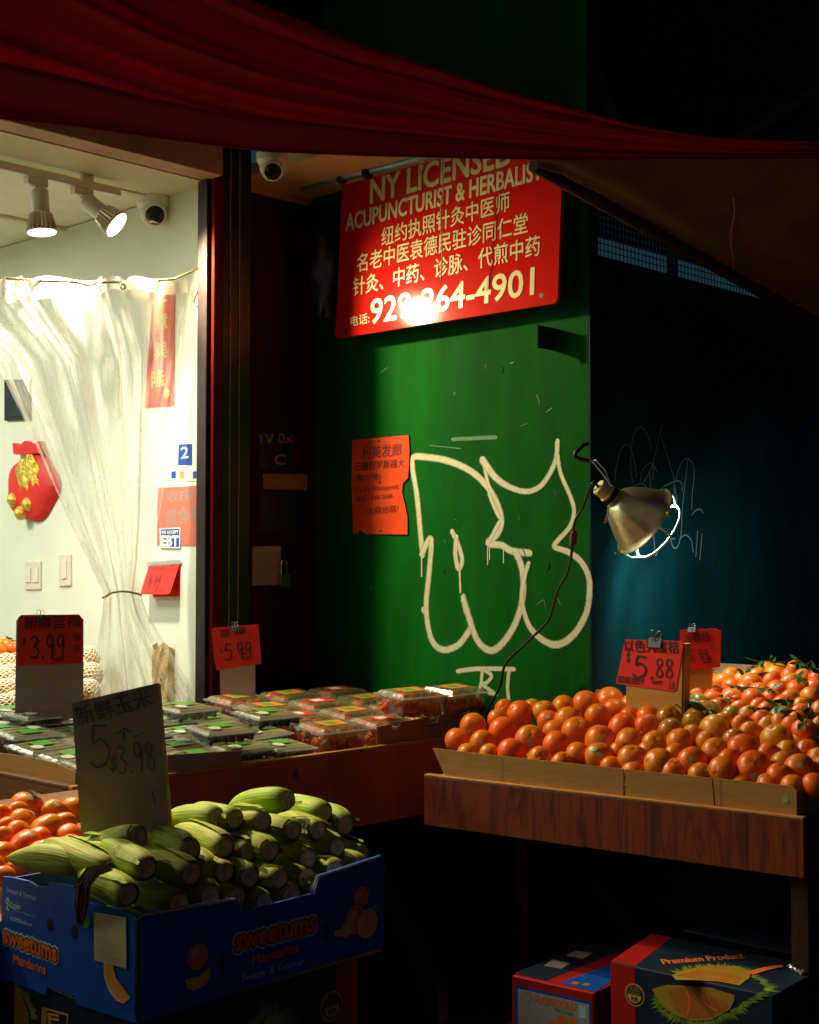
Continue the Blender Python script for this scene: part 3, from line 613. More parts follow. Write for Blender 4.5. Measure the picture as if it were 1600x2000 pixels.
# ------------------------------------------------------------------ track lights
TY = SY+.20
tr = thing('light_track', 'white ceiling track carrying the spot lamps above the shop front', 'light track', (1.5, TY, 2.71))
xe = at_y(232, 350, TY).x
MB().box((-1.2, TY-.017, 2.694), (xe, TY+.017, 2.716)).build('rail', M['white'], tr, bevel=.003)
for xx in (xe-.12, 1.4, .3): MB().box((xx-.02, TY-.008, 2.716), (xx+.02, TY+.008, 2.744)).build('bracket', M['white'], tr)
def track_lamp(x, axis, label, power, zj=2.60, cone=150, body=.115, tint=(1.0, .80, .45)):
    ax_ = Vector(axis).normalized(); t = thing('track_lamp', label, 'spot lamp', (x, TY, 2.693))
    MB().box((x-.035, TY-.016, 2.668), (x+.035, TY+.016, 2.693)).build('adapter', M['white'], t, bevel=.003)
    j = Vector((x+.012, TY, zj+.06)); h = j - ax_*(-.028)
    MB().tube([(x, TY, 2.668), (x+.006, TY, 2.645), j], .0065, 8).build('arm', M['chrome'], t)
    bd = MB().lathe([(0,0),(.024,0),(.028,.004),(.028,body*.62),(.031,body*.66)], j, ax_, 24).build('body', M['white'], t, smooth=False)
    fins = [(.031, body*.66), (.036, body*.68), (.047, body+.012), (.048, body+.02), (.044, body+.022)]
    fb = MB(); n = 40
    fb.lathe(fins, j, ax_, n)
    for i, v in enumerate(fb.v):
        if i % 2 and n <= i < 3*n:
            cc = j + ax_*(v-j).dot(ax_); fb.v[i] = cc + (v-cc)*.88
    bl = fb.build('bulb', M['chrome'], t)
    MB().lathe([(.0435, body+.0205), (.030, body+.0235), (.0001, body+.0245)], j, ax_, 24).build('lit_face', M['lampglow'], bl)
    ld = bpy.data.lights.new('track_lamp_light', 'SPOT'); lo = bpy.data.objects.new('track_lamp_light', ld); COL.objects.link(lo)
    ld.energy = power; ld.color = tint; ld.spot_size = radians(cone); ld.spot_blend = .9; ld.shadow_soft_size = .035
    p = j + ax_*(body+.035); lo.location = p - origin(t); lo.rotation_euler = (-ax_).to_track_quat('Z', 'Y').to_euler(); lo.parent = t
    return t
x1_ = at_y(70, 400, TY).x; x2_ = at_y(160, 400, TY).x
track_lamp(x1_, (.02, -.10, -1), 'white track lamp pointing straight down, second from the rail end', 125, cone=125, tint=(1.0, .92, .70))
track_lamp(x2_, (.45, -.64, -.62), 'white track lamp tilted towards the street nearest the rail end', 122, cone=102)
track_lamp(1.75, (-.05, -.80, -.55), 'white track lamp tilted towards the persimmons beyond the frame', 300, cone=62)
track_lamp(1.05, (.15, -.70, -.70), 'white track lamp tilted down over the pavement beyond the frame', 60, cone=80)
for i, (x, y) in enumerate(((1.55, 4.9), (0.1, 4.9))):
    t = thing('ceiling_light', 'lit ceiling panel deep inside the shop', 'ceiling light', (x, y, 2.735), 'ceiling panels inside the shop')
    MB().box((x-.3, y-.3, 2.715), (x+.3, y+.3, 2.735)).build('frame', M['white'], t); MB().box((x-.28, y-.28, 2.712), (x+.28, y+.28, 2.7145)).build('diffuser', M['tubeglow'], t)
    ld = bpy.data.lights.new('ceiling_panel_light', 'AREA'); lo = bpy.data.objects.new('ceiling_panel_light', ld); COL.objects.link(lo)
    ld.energy = 30; ld.size = .55; ld.color = (.95, 1.0, .86); lo.parent = t; lo.location = (0, 0, -.03)

# ------------------------------------------------------------------ things on the shop's side wall
bn = thing('wall_banner', 'narrow red paper banner with gold characters on the cream wall', 'banner', SW.px(313, 680))
slab_px(SW, [(300,562),(343,560),(341,793),(284,797)], .001, .003, M['paperred'], bn, 'paper')
for s, (cx, cy) in zip('生意興隆', ((315,594),(316,648),(316,704),(311,758))): text_px(SW, s, (cx-13, cy), (cx+13, cy-6), 32, M['goldpaint'], bn, bold=.02, off=.0034)
disc(SW, SW.uv(328, 768), .016, .0036, M['goldpaint'], bn, 'gold_emblem')
po = thing('lucky_pouch', 'red velvet lucky pouch ornament with gold glitter on the cream wall', 'ornament', SW.px(68, 945))
K = (SW.uv(118, 945)[0]-SW.uv(20, 945)[0])/2; H = (SW.uv(68, 885)[1]-SW.uv(68, 1018)[1])/2; pc = SW.uv(68, 952)
pb = MB()
def pouch(u, v):
    th = 2*pi*u; r = v
    rr = 1+.05*cos(5*th)*(1 if r > .6 else 0)
    return SW.pt(pc[0]+K*r*rr*cos(th), pc[1]+H*r*rr*sin(th), .004+.045*sqrt(max(0, 1-r*r)))
pb.grid(pouch, 40, 10); pb.build('pouch', M['pouchred'], po, smooth=True)
MB().prism([SW.uv(*p) for p in ((40,888),(38,866),(50,873),(62,862),(75,872),(88,862),(96,886))], SW, .003, .03).build('ruffle', M['pouchred'], po)
gm = MB()
for dx, dy, rr_ in ((.1,.6,.22),(-.12,.42,.26),(.25,.36,.24),(.02,.2,.30),(.34,.14,.2),(-.2,.12,.2),(.15,-.02,.22)): gm.ball(SW.pt(pc[0]+dx*K, pc[1]+dy*H, .036), rr_*K*1.05, 12, 8, fn=lambda th, ph: 1+.15*sin(5*ph+3*th), M=Matrix.Diagonal((.30, 1, 1)))
gm.build('gold_motif', M['gold'], po)
for dx, dy in ((-.5,-.35),(.1,-.5),(-.2,-.75)): MB().ball(SW.pt(pc[0]+dx*K, pc[1]+dy*H, .034), .16*K, 10, 6).build('gold_bead', M['gold'], po)
ps = thing('wall_poster', 'small dark framed notice on the cream wall behind the curtain', 'notice', SW.px(36, 790)); slab_px(SW, [(14,742),(62,742),(62,820),(14,822)], .001, .012, M['black'], ps, 'frame'); poly_px(SW, [(19,750),(57,750),(57,812),(19,814)], .0125, M['boxnavy'], ps, 'print')
cs = thing('payment_sticker', 'white card payment sticker with blue pictures on the cream wall', 'sticker', SW.px(362, 903))
slab_px(SW, [(327,868),(398,865),(397,940),(325,938)], .001, .0022, M['labelwhite'], cs, 'sheet')
poly_px(SW, [(350,868),(377,867),(377,909),(349,909)], .0026, M['ebtblue'], cs, 'picture'); text_px(SW, '2', (355,896), (370,894), 22, M['boxlight'], cs, off=.003, bold=.03)
for q, (x_, mt) in enumerate(((336,'ebtblue'),(352,'labelorange'),(368,'labelwhite'),(378,'ebtblue'))): poly_px(SW, [(x_,921),(x_+9,920),(x_+9,934),(x_,935)], .0026, M[mt], cs, 'card_icon')
pk_ = thing('paper_notice', 'salmon paper notice in a clear sleeve on the cream wall', 'notice', SW.px(358, 1010))
slab_px(SW, [(309,953),(405,948),(402,1066),(308,1064)], .001, .0025, M['paperpink'], pk_, 'paper')
slab_px(SW, [(308,951),(411,946),(407,1069),(307,1067)], .003, .0034, M['sleeve'], pk_, 'sleeve')
text_px(SW, '收EBT', (328,982), (394,974), 22, M['cardgrey'], pk_, off=.0028, bold=.012); text_px(SW, '粮食券', (328,1028), (392,1018), 32, M['cardgrey'], pk_, off=.0028, bold=.01)
eb = thing('ebt_sticker', 'blue and white sticker overlapping the salmon notice', 'sticker', SW.px(335, 1050))
slab_px(SW, [(314,1032),(355,1030),(354,1071),(315,1070)], .004, .005, M['labelwhite'], eb, 'sheet'); poly_px(SW, [(316.5,1034),(353,1032.5),(352.5,1068.5),(317,1067.5)], .0053, M['ebtblue'], eb, 'field')
text_px(SW, 'WE ACCEPT', (318,1043), (351,1042), 6, M['labelwhite'], eb, off=.0056, bold=.05); text_px(SW, 'EBT', (318.5,1066), (351,1066), 19, M['labelwhite'], eb, off=.0056, bold=.07)
fg = thing('folded_price_tag', 'folded red price tag taped to the cream wall beside the curtain tie', 'price tag', SW.px(318, 1130))
slab_px(SW, [(296,1100),(354,1095),(351,1165),(300,1166)], .001, .003, M['paperred'], fg, 'back_sheet')
fo = SW.px(296, 1104, .004); FT = Frame(fo, (0, -1, 0), (.38, 0, 1)); 
MB().prism([FT.uv(*p) for p in ((292,1104),(352,1100),(333,1158),(328,1161),(275,1161))], FT, 0, .0015).build('front_sheet', M['paperred'], fg)
slab_px(SW, [(290,1097),(357,1092),(357,1101),(290,1107)], .006, .0065, M['plasticrim'], fg, 'tape')
text_px(FT, '凤足米', (292,1117), (345,1111), 15, M['inkred'], fg, off=.0018, bold=.01); hand(FT, '4.99', FT.uv(288, 1148), .066, .042, .0032, M['inkred'], fg); text_px(FT, 'EA', (303,1158), (318,1157), 8, M['inkred'], fg, off=.002)
for (x0,y0,x1,y1), lab, n in (((52,1097,82,1152), 'ivory double switch plate low on the cream wall', 2), ((118,1083,141,1145), 'ivory single switch plate beside the curtain', 1)):
    t = thing('light_switch', lab, 'light switch', SW.px((x0+x1)/2, (y0+y1)/2)); slab_px(SW, [(x0,y0),(x1,y0-1),(x1,y1-1),(x0,y1)], .001, .007, M['ivory'], t, 'plate', bevel=.002)
    for k in range(n):
        a_ = x0+(x1-x0)*(k+.5)/n; slab_px(SW, [(a_-4.5,y0+13),(a_+4.5,y0+12),(a_+4.5,y1-15),(a_-4.5,y1-14)], .0075, .011, M['white'], t, 'rocker', bevel=.0015)

# ------------------------------------------------------------------ clear plastic curtain, gathered and tied
CY = SY+.07
ROPE = [(-300,540),(0,547),(90,553),(200,556),(300,552),(340,549),(375,534),(393,524)]
rp_pts = [at_y(p, y-4, CY) for p, y in ROPE]
rp_ = MB().tube(rp_pts, .004, 6).build('curtain_rope', M['string'], None); tag(rp_, 'twine stretched across the shop front holding the curtain', 'rope')
hk = MB().tube([at_x(393, 524, SX-.012), at_x(391, 548, SX-.03), at_x(384, 575, SX-.03), at_x(379, 590, SX-.03), at_x(384, 600, SX-.03), at_x(398, 588, SX-.006)], .003, 6).build('wall_hook', M['chrome'], None, smooth=True); tag(hk, 'bent wire hook on the cream wall holding the twine', 'hook')
cu = thing('plastic_curtain', 'clear plastic curtain gathered and tied beside the cream wall', 'curtain', at_y(200, 900, CY))
LFT = [(545,-240),(700,-30),(850,45),(1000,120),(1100,172),(1160,204),(1200,200),(1290,185),(1390,170),(1420,165)]
RGT = [(545,336),(700,333),(850,322),(1000,305),(1100,288),(1160,272),(1200,286),(1290,345),(1390,410),(1420,425)]
def curt(u, v):
    py = 548+(1400-548)*v
    xl = poly_at(LFT, py); xr = poly_at(RGT, py); w_ = xr-xl
    uu = u + .045*sin(2*pi*u*3+1)*(1-v) + .02*sin(2*pi*u*6.3+v*2)
    px = xl+w_*uu + 7*sin(u*31+v*5)*(1-v*.5)
    if v == 0: py += 5*sin(u*60)
    dep = .060*sin(u*2*pi*5.2+1.3*sin(v*3)+.8*sin(u*9))*min(1, .35+v) + .020*sin(u*2*pi*11.7+v*2.2+2*sin(u*4)) + .004*sin(u*150+v*25)*sin(v*30+u*20)
    sq = max(.25, min(1, abs(py-1165)/260))
    return at_y(px, py, CY + dep*sq + .05*(1-sq) + .008*sin(py*.03+u*22))
def film(name, lo_h, hi_h):
    m = clear(name, (.985,.985,.97), .03, .22, .2, (.95,.94,.84)); nt = m.node_tree; N = nt.nodes; L = nt.links
    tc = N.new('ShaderNodeTexCoord'); mp = N.new('ShaderNodeMapping'); mp.inputs['Scale'].default_value = (9, 9, 1.1); L.new(tc.outputs['Object'], mp.inputs[0])
    nz = N.new('ShaderNodeTexNoise'); nz.inputs['Scale'].default_value = 2.4; nz.inputs['Detail'].default_value = 6; L.new(mp.outputs[0], nz.inputs['Vector'])
    mr = N.new('ShaderNodeMapRange'); mr.inputs[1].default_value = .42; mr.inputs[2].default_value = .70; mr.inputs[3].default_value = lo_h; mr.inputs[4].default_value = hi_h
    L.new(nz.outputs[0], mr.inputs[0]); L.new(mr.outputs[0], N[m['haze_node']].inputs[0]); return m
M['curtain'] = film('curtain_plastic', .10, .52)
MB().grid(curt, 220, 60).build('sheet', M['curtain'], cu, smooth=True)
def hemf(u, v):
    p = curt(u, 0); return p + Vector((0, -.004, .006-.055*v*(1-.3*sin(u*9)))) 
MB().grid(hemf, 220, 3).build('header_band', film('curtain_header', .5, .75), cu, smooth=True)
for px_ in (240,): MB().lathe([(.006,-.001),(.010,-.002),(.010,.002),(.006,.001)], at_y(px_, 560, CY-.055), (0,-1,0), 14).build('eyelet', M['brass_glint'], cu)
MB().tube([at_y(200+76*k/10, 1163-8*sin(k*.3)+(4 if k < 2 else 0), CY-.03-.05*sin(pi*k/10)) for k in range(11)], .0035, 6).build('tie_string', M['string'], cu)

# ------------------------------------------------------------------ clamp lamp over the mandarins
rc = at_d(1259, 1018, 3.93); lax = (rt*.80 - up*.56 + FLAT*.26).normalized(); lb = rc - lax*.112
cl_ = thing('clamp_lamp', 'spun aluminium clamp lamp glowing cool white in front of the dark blue wall', 'lamp', lb)
prof = [(.024,0),(.034,.003),(.047,.012),(.060,.028),(.073,.048),(.086,.072),(.098,.096),(.106,.110),(.111,.110),(.1115,.113),(.105,.1125),(.095,.095),(.083,.072),(.070,.050),(.057,.030),(.044,.015),(.032,.007),(.024,.004)]
MB().lathe(prof, lb, lax, 64).build('reflector', M['alu'], cl_, smooth=True)
MB().lathe([(.0001,-.062),(.021,-.062),(.023,-.058),(.023,-.032),(.026,-.030),(.026,-.004),(.022,.006)], lb, lax, 28).build('socket', M['ivory'], cl_, smooth=False)
MB().lathe([(.0262,-.026),(.0285,-.024),(.0285,-.010),(.0262,-.008)], lb, lax, 28).build('socket_ring', M['blackmetal'], cl_)
MB().lathe([(.013,.0),(.014,.045),(.022,.055),(.027,.070),(.024,.086),(.014,.095),(.0001,.097)], lb, lax, 24).build('bulb', M['coolglow'], cl_, smooth=True)
e1 = lax.orthogonal().normalized(); e2 = lax.cross(e1)
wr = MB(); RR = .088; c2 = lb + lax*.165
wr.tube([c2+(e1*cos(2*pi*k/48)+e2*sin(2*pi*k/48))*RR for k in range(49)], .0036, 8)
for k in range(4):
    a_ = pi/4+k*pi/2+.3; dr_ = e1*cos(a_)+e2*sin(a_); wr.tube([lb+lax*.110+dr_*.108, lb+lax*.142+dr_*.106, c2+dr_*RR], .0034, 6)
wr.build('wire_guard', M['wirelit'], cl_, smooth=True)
MB().tube([lb-lax*.01+(e1*cos(2*pi*k/10)+e2*sin(2*pi*k/10))*.03 - lax*.0*k for k in range(7)], .002, 6).build('guard_spring', M['chrome'], cl_)
for a_ in (.2, 2.3, 4.4):
    dr_ = e1*cos(a_)+e2*sin(a_); MB().tube([lb+lax*.108+dr_*.108, lb+lax*.116+dr_*.118, lb+lax*.104+dr_*.122], .0032, 6).build('guard_clip', M['brass_glint'], cl_)
MB().tube([lb+dr_*.03 for dr_ in [(-rt*.5-up*.9)]] + [at_d(1186, 1018, 3.9), at_d(1180, 1022, 3.9), at_d(1190, 992, 3.88)], .0016, 6).build('loop_wire', M['chrome'], cl_)
ld = bpy.data.lights.new('clamp_lamp_light', 'SPOT'); lo = bpy.data.objects.new('clamp_lamp_light', ld); COL.objects.link(lo); lo.parent = cl_
ld.energy = 27; ld.color = (.84, 1.0, .92); ld.shadow_soft_size = .025; ld.spot_size = radians(142); ld.spot_blend = .5
lo.location = lax*.096; lo.rotation_euler = (-lax).to_track_quat('Z', 'Y').to_euler()
jt = at_d(1194, 950, 3.93)
MB().tube([lb-lax*.02, jt], .006, 8).build('swivel', M['brass_glint'], cl_)
MB().ball(jt, .009, 12, 8).build('ball_joint', M['chrome'], cl_, smooth=True)
for o_ in (0, 7): MB().tube([jt, at_d(1176+o_, 925-o_*.8, 3.95), at_d(1160+o_*.6, 904-o_*.7, 3.98), at_d(1149, 900, 4.0)], .0022, 6).build('spring_wire', M['chrome'], cl_)
MB().tube([at_d(1150, 900, 4.0), at_d(1134, 897, 4.0), at_d(1124, 892, 4.0), at_d(1123, 885, 4.0), at_d(1141, 868, 4.02), at_d(1148, 867, 4.05)], .006, 8).build('clamp_jaw', M['black'], cl_, smooth=True)
CP = [(1140,988),(1124,1016),(1119,1045),(1116,1085),(1108,1120),(1090,1152),(1080,1188),(1068,1216),(1038,1246),(1000,1282),(985,1302),(976,1342),(958,1376),(948,1398),(945,1420)]
cpts = [lb-lax*.062, lb-lax*.085-up*.005] + [at_x(a_, b_, 3.20-.0*i) for i, (a_, b_) in enumerate(CP)]
cb = MB().tube([Vector(p) for p in spline([tuple(p) for p in cpts], 5)], .0042, 8).build('power_cord', M['cable'], cl_, smooth=True)
MB().tube([at_x(1121, 1037, 3.2), at_x(1121, 1041, 3.2), at_x(1119, 1064, 3.2), at_x(1118.5, 1068, 3.2)], [.006, .011, .011, .006], 10).build('cord_switch', M['redcable'], cb)

# ------------------------------------------------------------------ berry stand
BF = 2.85; ZB = .965; FB = wall_y(BF)
bs = thing('berry_stand', 'terracotta painted wooden stand holding the berry boxes', 'market stand', (2.5, 3.2, 0))
MB().box((1.82, BF, .755), (3.26, BF+.02, ZB)).build('front_board', M['terracotta'], bs, bevel=.002)
MB().box((1.82, BF+.0005, ZB+.0003), (3.26, BF+.022, ZB+.010)).build('board_lip', M['boardlip'], bs, bevel=.002)
MB().box((1.82, BF+.021, .755), (1.84, 3.5, ZB)).build('side_board', M['honeywood'], bs, bevel=.002)
MB().box((1.818, BF+.024, ZB+.0003), (1.842, 3.5, ZB+.010)).build('side_lip', M['honeywood'], bs, bevel=.002)
MB().box((1.841, BF+.021, .90), (3.25, 3.52, .93)).build('tray_bottom', M['carddark'], bs)
for x, y in ((1.86,2.9),(3.2,2.9),(1.86,3.45),(3.2,3.45)): MB().box((x-.03,y-.02,0),(x+.03,y+.03,.754)).build('leg', M['timber'], bs)
MB().box((3.250, BF+.03, .02), (3.258, 3.499, .754)).build('end_or_shade_board', M['blackmetal'], bs)  # black sheet added over the green wall, standing in for the shade below
MB().box((1.82, 3.50, .02), (3.26, 3.515, .754)).build('shade_panel', M['blackmetal'], bs)  # added black sheet, the darkness under the berry stand put in as colour
disc(FB, FB.uv(577, 1511), .009, .0022, M['ebtblue'], bs, 'paint_spot', ry=.013)
def zb(y): return .955 + (y-2.88)*.12
bt_ = thing('berry_tray', 'cut cardboard tray under the blueberry boxes', 'cardboard tray', (2.2, 3.1, .94))
slab_px(wall_y(BF+.026), [(325,1474),(470,1450+16),(470,1512),(325,1530)], 0, .004, M['cardgrey'], bt_, 'front_flap')
slab_px(wall_x(1.862), [(-60,1464),(0,1470),(60,1478),(112,1490),(150,1508),(150,1540),(-60,1508)], 0, .004, M['card'], bt_, 'side_flap')
MB().box((1.87, BF+.03, .931), (2.66, 3.5, .936)).build('bottom', M['card'], bt_)
st_ = thing('strawberry_tray', 'brown cardboard tray with notched rim under the strawberry boxes', 'cardboard tray', (2.95, 3.1, .94))
FN = wall_y(BF+.03); ol = [FN.uv(*p) for p in ((735,1420),(762,1414),(766,1424),(776,1425),(782,1410),(838,1400),(842,1411),(853,1411),(858,1397),(900,1389),(904,1398),(912,1397),(916,1386),(945,1381))]
lo_ = FN.uv(945, 1445)[1]; ol = ol + [(ol[-1][0], .931), (ol[0][0], .931)]
MB().prism(ol, FN, 0, .004).build('front_wall', M['carddark'], st_)
MB().box((2.67, BF+.04, .931), (3.25, 3.5, .936)).build('bottom', M['card'], st_)
MB().box((2.67, 3.5, .931), (3.25, 3.505, 1.06)).build('back_wall', M['cardgrey'], st_)

def boxhull(mb, x0, x1, y0, y1, z0, z1, ins):
    mb.add([(x0+ins,y0+ins,z0),(x1-ins,y0+ins,z0),(x1-ins,y1-ins,z0),(x0+ins,y1-ins,z0),(x0,y0,z1),(x1,y0,z1),(x1,y1,z1),(x0,y1,z1)], [(3,2,1,0),(0,1,5,4),(1,2,6,5),(2,3,7,6),(3,0,4,7)])
def rimhull(mb, hx, hy, z):
    for i in range(4):
        a_ = [(-hx,-hy),(hx,-hy),(hx,hy),(-hx,hy)]; p, q = a_[i], a_[(i+1) % 4]; k = .93
        mb.add([(p[0],p[1],z),(q[0],q[1],z),(q[0],q[1],z+.004),(p[0],p[1],z+.004),(p[0]*k,p[1]*k,z+.005),(q[0]*k,q[1]*k,z+.005)], [(0,1,2,3),(3,2,5,4)])
UPF = Frame((0,0,0),(1,0,0),(0,1,0))
def clamshell(nm, label, group, hx, hy, h, lid, berry, br, nb, lab, loc):
    t = thing(nm, label, 'berry box', (0,0,0), group)
    b = MB(); boxhull(b, -hx, hx, -hy, hy, 0, h*.8, hx*.10); b.build('tub', M['plastic'], t)
    r = MB(); rimhull(r, hx*1.05, hy*1.06, h*.80)
    for k in range(5): 
        x = -hx*.8+k*hx*.4; r.box((x-.012,-hy*1.09,h*.80),(x+.010,-hy*1.055,h*.84)); r.box((x-.012,hy*1.055,h*.80),(x+.010,hy*1.09,h*.84))
    for k in range(4):
        y = -hy*.75+k*hy*.5; r.box((-hx*1.09,y-.010,h*.80),(-hx*1.055,y+.008,h*.84)); r.box((hx*1.055,y-.010,h*.80),(hx*1.09,y+.008,h*.84))
    r.build('rim', M['plasticrim'], t)
    l = MB(); ins = .012; z0, z1 = h*.805, h
    l.add([(-hx,-hy,z0),(hx,-hy,z0),(hx,hy,z0),(-hx,hy,z0),(-hx+ins,-hy+ins,z1),(hx-ins,-hy+ins,z1),(hx-ins,hy-ins,z1),(-hx+ins,hy-ins,z1)], [(4,5,6,7),(0,1,5,4),(1,2,6,5),(2,3,7,6),(3,0,4,7)])
    for k in range(3): y = -hy*.5+k*hy*.5; l.box((-hx*.72,y-.003,z1+.0005),(hx*.72,y+.003,z1+.003))
    l.build('lid', M['lidhazy' if berry == 'blueberry' else 'lidclear'], t)
    bb = MB()
    for k in range(nb):
        x = random.uniform(-hx*.86, hx*.86); y = random.uniform(-hy*.84, hy*.84); z = random.uniform(br, h*.86-br)
        if k > nb*.45: z = h*.84-br*random.uniform(.9, 1.4)
        if k % 3 == 0:
            if random.random() < .5: y = random.choice((-1,1))*hy*.84
            else: x = random.choice((-1,1))*hx*.86
        if berry == 'blueberry': bb.ball((x,y,z), br, 8, 6)
    if nb: kind(bb.build('blueberries', M['blueberry'], t, smooth=True), 'stuff')
    if lab == 'green':
        MB().box((-hx*.35,-hy*.15,h+.0032),(hx*.40,hy*.62,h+.0040)).build('label', M['labelgreen'], t)
        mbd = MB(); mbd.add([UPF.pt(-hx*.42+.018*cos(2*pi*k/20), -hy*.30+.018*sin(2*pi*k/20), h+.0044) for k in range(20)], [tuple(range(20))]); mbd.build('round_label', M['labelwhite'], t)
    else:
        MB().box((-hx*.55,-hy*.45,h+.0032),(hx*.45,hy*.5,h+.004)).build('label', M['label'+lab], t)
        MB().box((-hx*.35,-hy*.2,h+.0041),(hx*.1,hy*.3,h+.0046)).build('label_print', M['labelgreen' if lab == 'orange' else 'labelwhite'], t)
    return t
# blueberry boxes in rows
GB = 'blueberry boxes in the berry tray'
b0 = clamshell('blueberry_box', '', GB, .0745, .0595, .036, None, 'blueberry', .0075, 130, 'green', None)
rows = ['in the front row along the stand edge', 'in the second row', 'in the middle row', 'in the fourth row', 'in the rear row near the curtain']
first = True
for j in range(5):
    for i in range(5):
        y = 2.945+j*.122; x = 1.945+i*.152 + random.uniform(-.008, .008) + (.02 if j % 2 else 0)
        if x > 2.67: continue
        o = b0 if first else clone(b0); first = False
        o['label'] = 'clear box of blueberries with green label ' + rows[j]
        lift = .010 if (i+j*2) % 3 == 0 else 0
        o.location = (x, y, zb(y)+lift+.002); o.rotation_euler = (.12, random.uniform(-.03, .03), random.uniform(-.06, .06)+(pi if random.random() < .4 else 0)); 
        if abs(o.rotation_euler.z) > 2: o.rotation_euler.x = -.12
for px_, py_, zz, lb_ in ((360,1392,1.075,'blueberry box stacked highest beside the foot of the curtain'),(520,1405,1.065,'blueberry box stacked against the strawberry boxes'),(430,1435,1.035,'blueberry box laid on top in the middle of the tray'),(70,1405,1.05,'blueberry box on top at the street end beside the tall price card'),(20,1398,1.05,'blueberry box on top behind the cut cardboard side')):
    o = clone(b0, lb_); o.location = at_z(px_, py_+12, zz); o.rotation_euler = (.10, 0, random.uniform(-.12, .12))
# strawberry boxes
GS = 'strawberry boxes in the cardboard tray'
s0 = clamshell('strawberry_box', '', GS, .089, .0605, .070, None, 'none', .01, 0, 'orange', None)
s1 = clamshell('strawberry_box', '', GS, .089, .0605, .070, None, 'none', .01, 0, 'red', None)
sb_mesh = []
for v in range(3):
    mb = MB(); mb.ball((0,0,0), 1, 12, 10, fn=lambda th, ph: (.021*(1+.10*sin(2*ph+v))*(1 if th < 1.4 else 1-.22*((th-1.4)/1.7)**1.5)), M=Matrix.Diagonal((1,1,1.28)))
    t = thing('strawberry', '', 'strawberry', (0,0,0), 'strawberries in the clear boxes'); mb.build('flesh', M['strawberry'], t, smooth=True)
    lf = MB()
    for k in range(6):
        a_ = k*pi/3; lf.add([(.002*cos(a_+1.5),.002*sin(a_+1.5),.026),(.012*cos(a_-.3),.012*sin(a_-.3),.027),(.021*cos(a_),.021*sin(a_),.020),(.012*cos(a_+.3),.012*sin(a_+.3),.027)],[(0,1,2,3)])
    lf.build('leaf_cap', M['strawgreen'], t); sb_mesh.append(t)
sused = [0,0,0]
def add_straw(p, lab):
    v = random.randrange(3); o = sb_mesh[v] if not sused[v] else clone(sb_mesh[v]); sused[v] = 1
    o['label'] = lab; o.location = p; o.rotation_euler = (random.uniform(1.2, 2.6), random.uniform(-.8,.8), random.uniform(0, 6))
gb = MB()
def box_berries(o, n, lab):
    Mx = Matrix.LocRotScale(o.location, o.rotation_euler, None)
    for k in range(n):
        if k < n*.45: p = (-.064+.032*(k % 5)+random.uniform(-.006,.006), -.036, .020+.026*(k//5))
        elif k < n*.7: p = (-.066, random.uniform(-.03,.034), random.uniform(.02,.055))
        else: p = (random.uniform(-.064,.064), random.uniform(-.038,.038), .045)
        add_straw(Mx @ Vector(p), lab)
spots = [(2.745,2.955,0),(2.945,2.945,1),(3.145,2.94,0),(2.745,3.095,1),(2.945,3.085,0),(3.145,3.08,0),(2.745,3.235,0),(2.945,3.225,1),(3.145,3.22,0),(2.745,3.375,0),(2.945,3.365,0),(3.145,3.36,1)]
nm = ['nearest the street corner of the tray', 'second along the front of the tray', 'at the green wall end of the front row', 'in the second row beside the blueberries', 'in the middle of the second row', 'in the second row against the green wall', 'in the third row beside the blueberries', 'in the middle of the third row', 'in the third row against the green wall', 'at the back beside the dark door', 'in the middle of the back row', 'in the back corner against the green wall']
u0_, u1_ = 0, 0
for (x, y, k), lb_ in zip(spots, nm):
    src = (s0, s1)[k]; us = (u0_, u1_)[k]; o = src if not us else clone(src)
    if k: u1_ = 1
    else: u0_ = 1
    o['label'] = 'clear box of strawberries ' + lb_; o.location = (x, y, zb(y)+.004); o.rotation_euler = (.10, random.uniform(-.02,.02), random.uniform(-.05,.05))
    box_berries(o, 20 if y < 3.0 or x < 2.8 else 12, 'red strawberry inside a clear box ' + ('at the front of the tray' if y < 3.0 else 'behind the front row of the tray'))
for q, (px_, py_) in enumerate(((885,1370),(800,1378))):
    o = clone(s0, ('strawberry box stacked on top nearest the lamp cord', 'strawberry box stacked on top in the middle')[q]); o.location = at_z(px_, py_, 1.075); o.location.z = zb(o.location.y)+.094; o.rotation_euler = (.10, 0, .08-q*.12); bpy.context.view_layer.update(); box_berries(o, 14, 'red strawberry inside a clear box stacked on top by the green wall')
# dark crate behind the strawberries by the door
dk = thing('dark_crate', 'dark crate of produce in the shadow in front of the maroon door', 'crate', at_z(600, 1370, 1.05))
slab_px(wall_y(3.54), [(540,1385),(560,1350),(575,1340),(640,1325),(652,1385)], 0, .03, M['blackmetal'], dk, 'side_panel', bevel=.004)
MB().ball(at_y(590, 1360, 3.5), .06, 14, 8, fn=lambda th, ph: 1+.12*sin(5*ph), M=Matrix.Diagonal((1.6,.6,.5))).build('dark_bag', M['black'], dk, smooth=True)

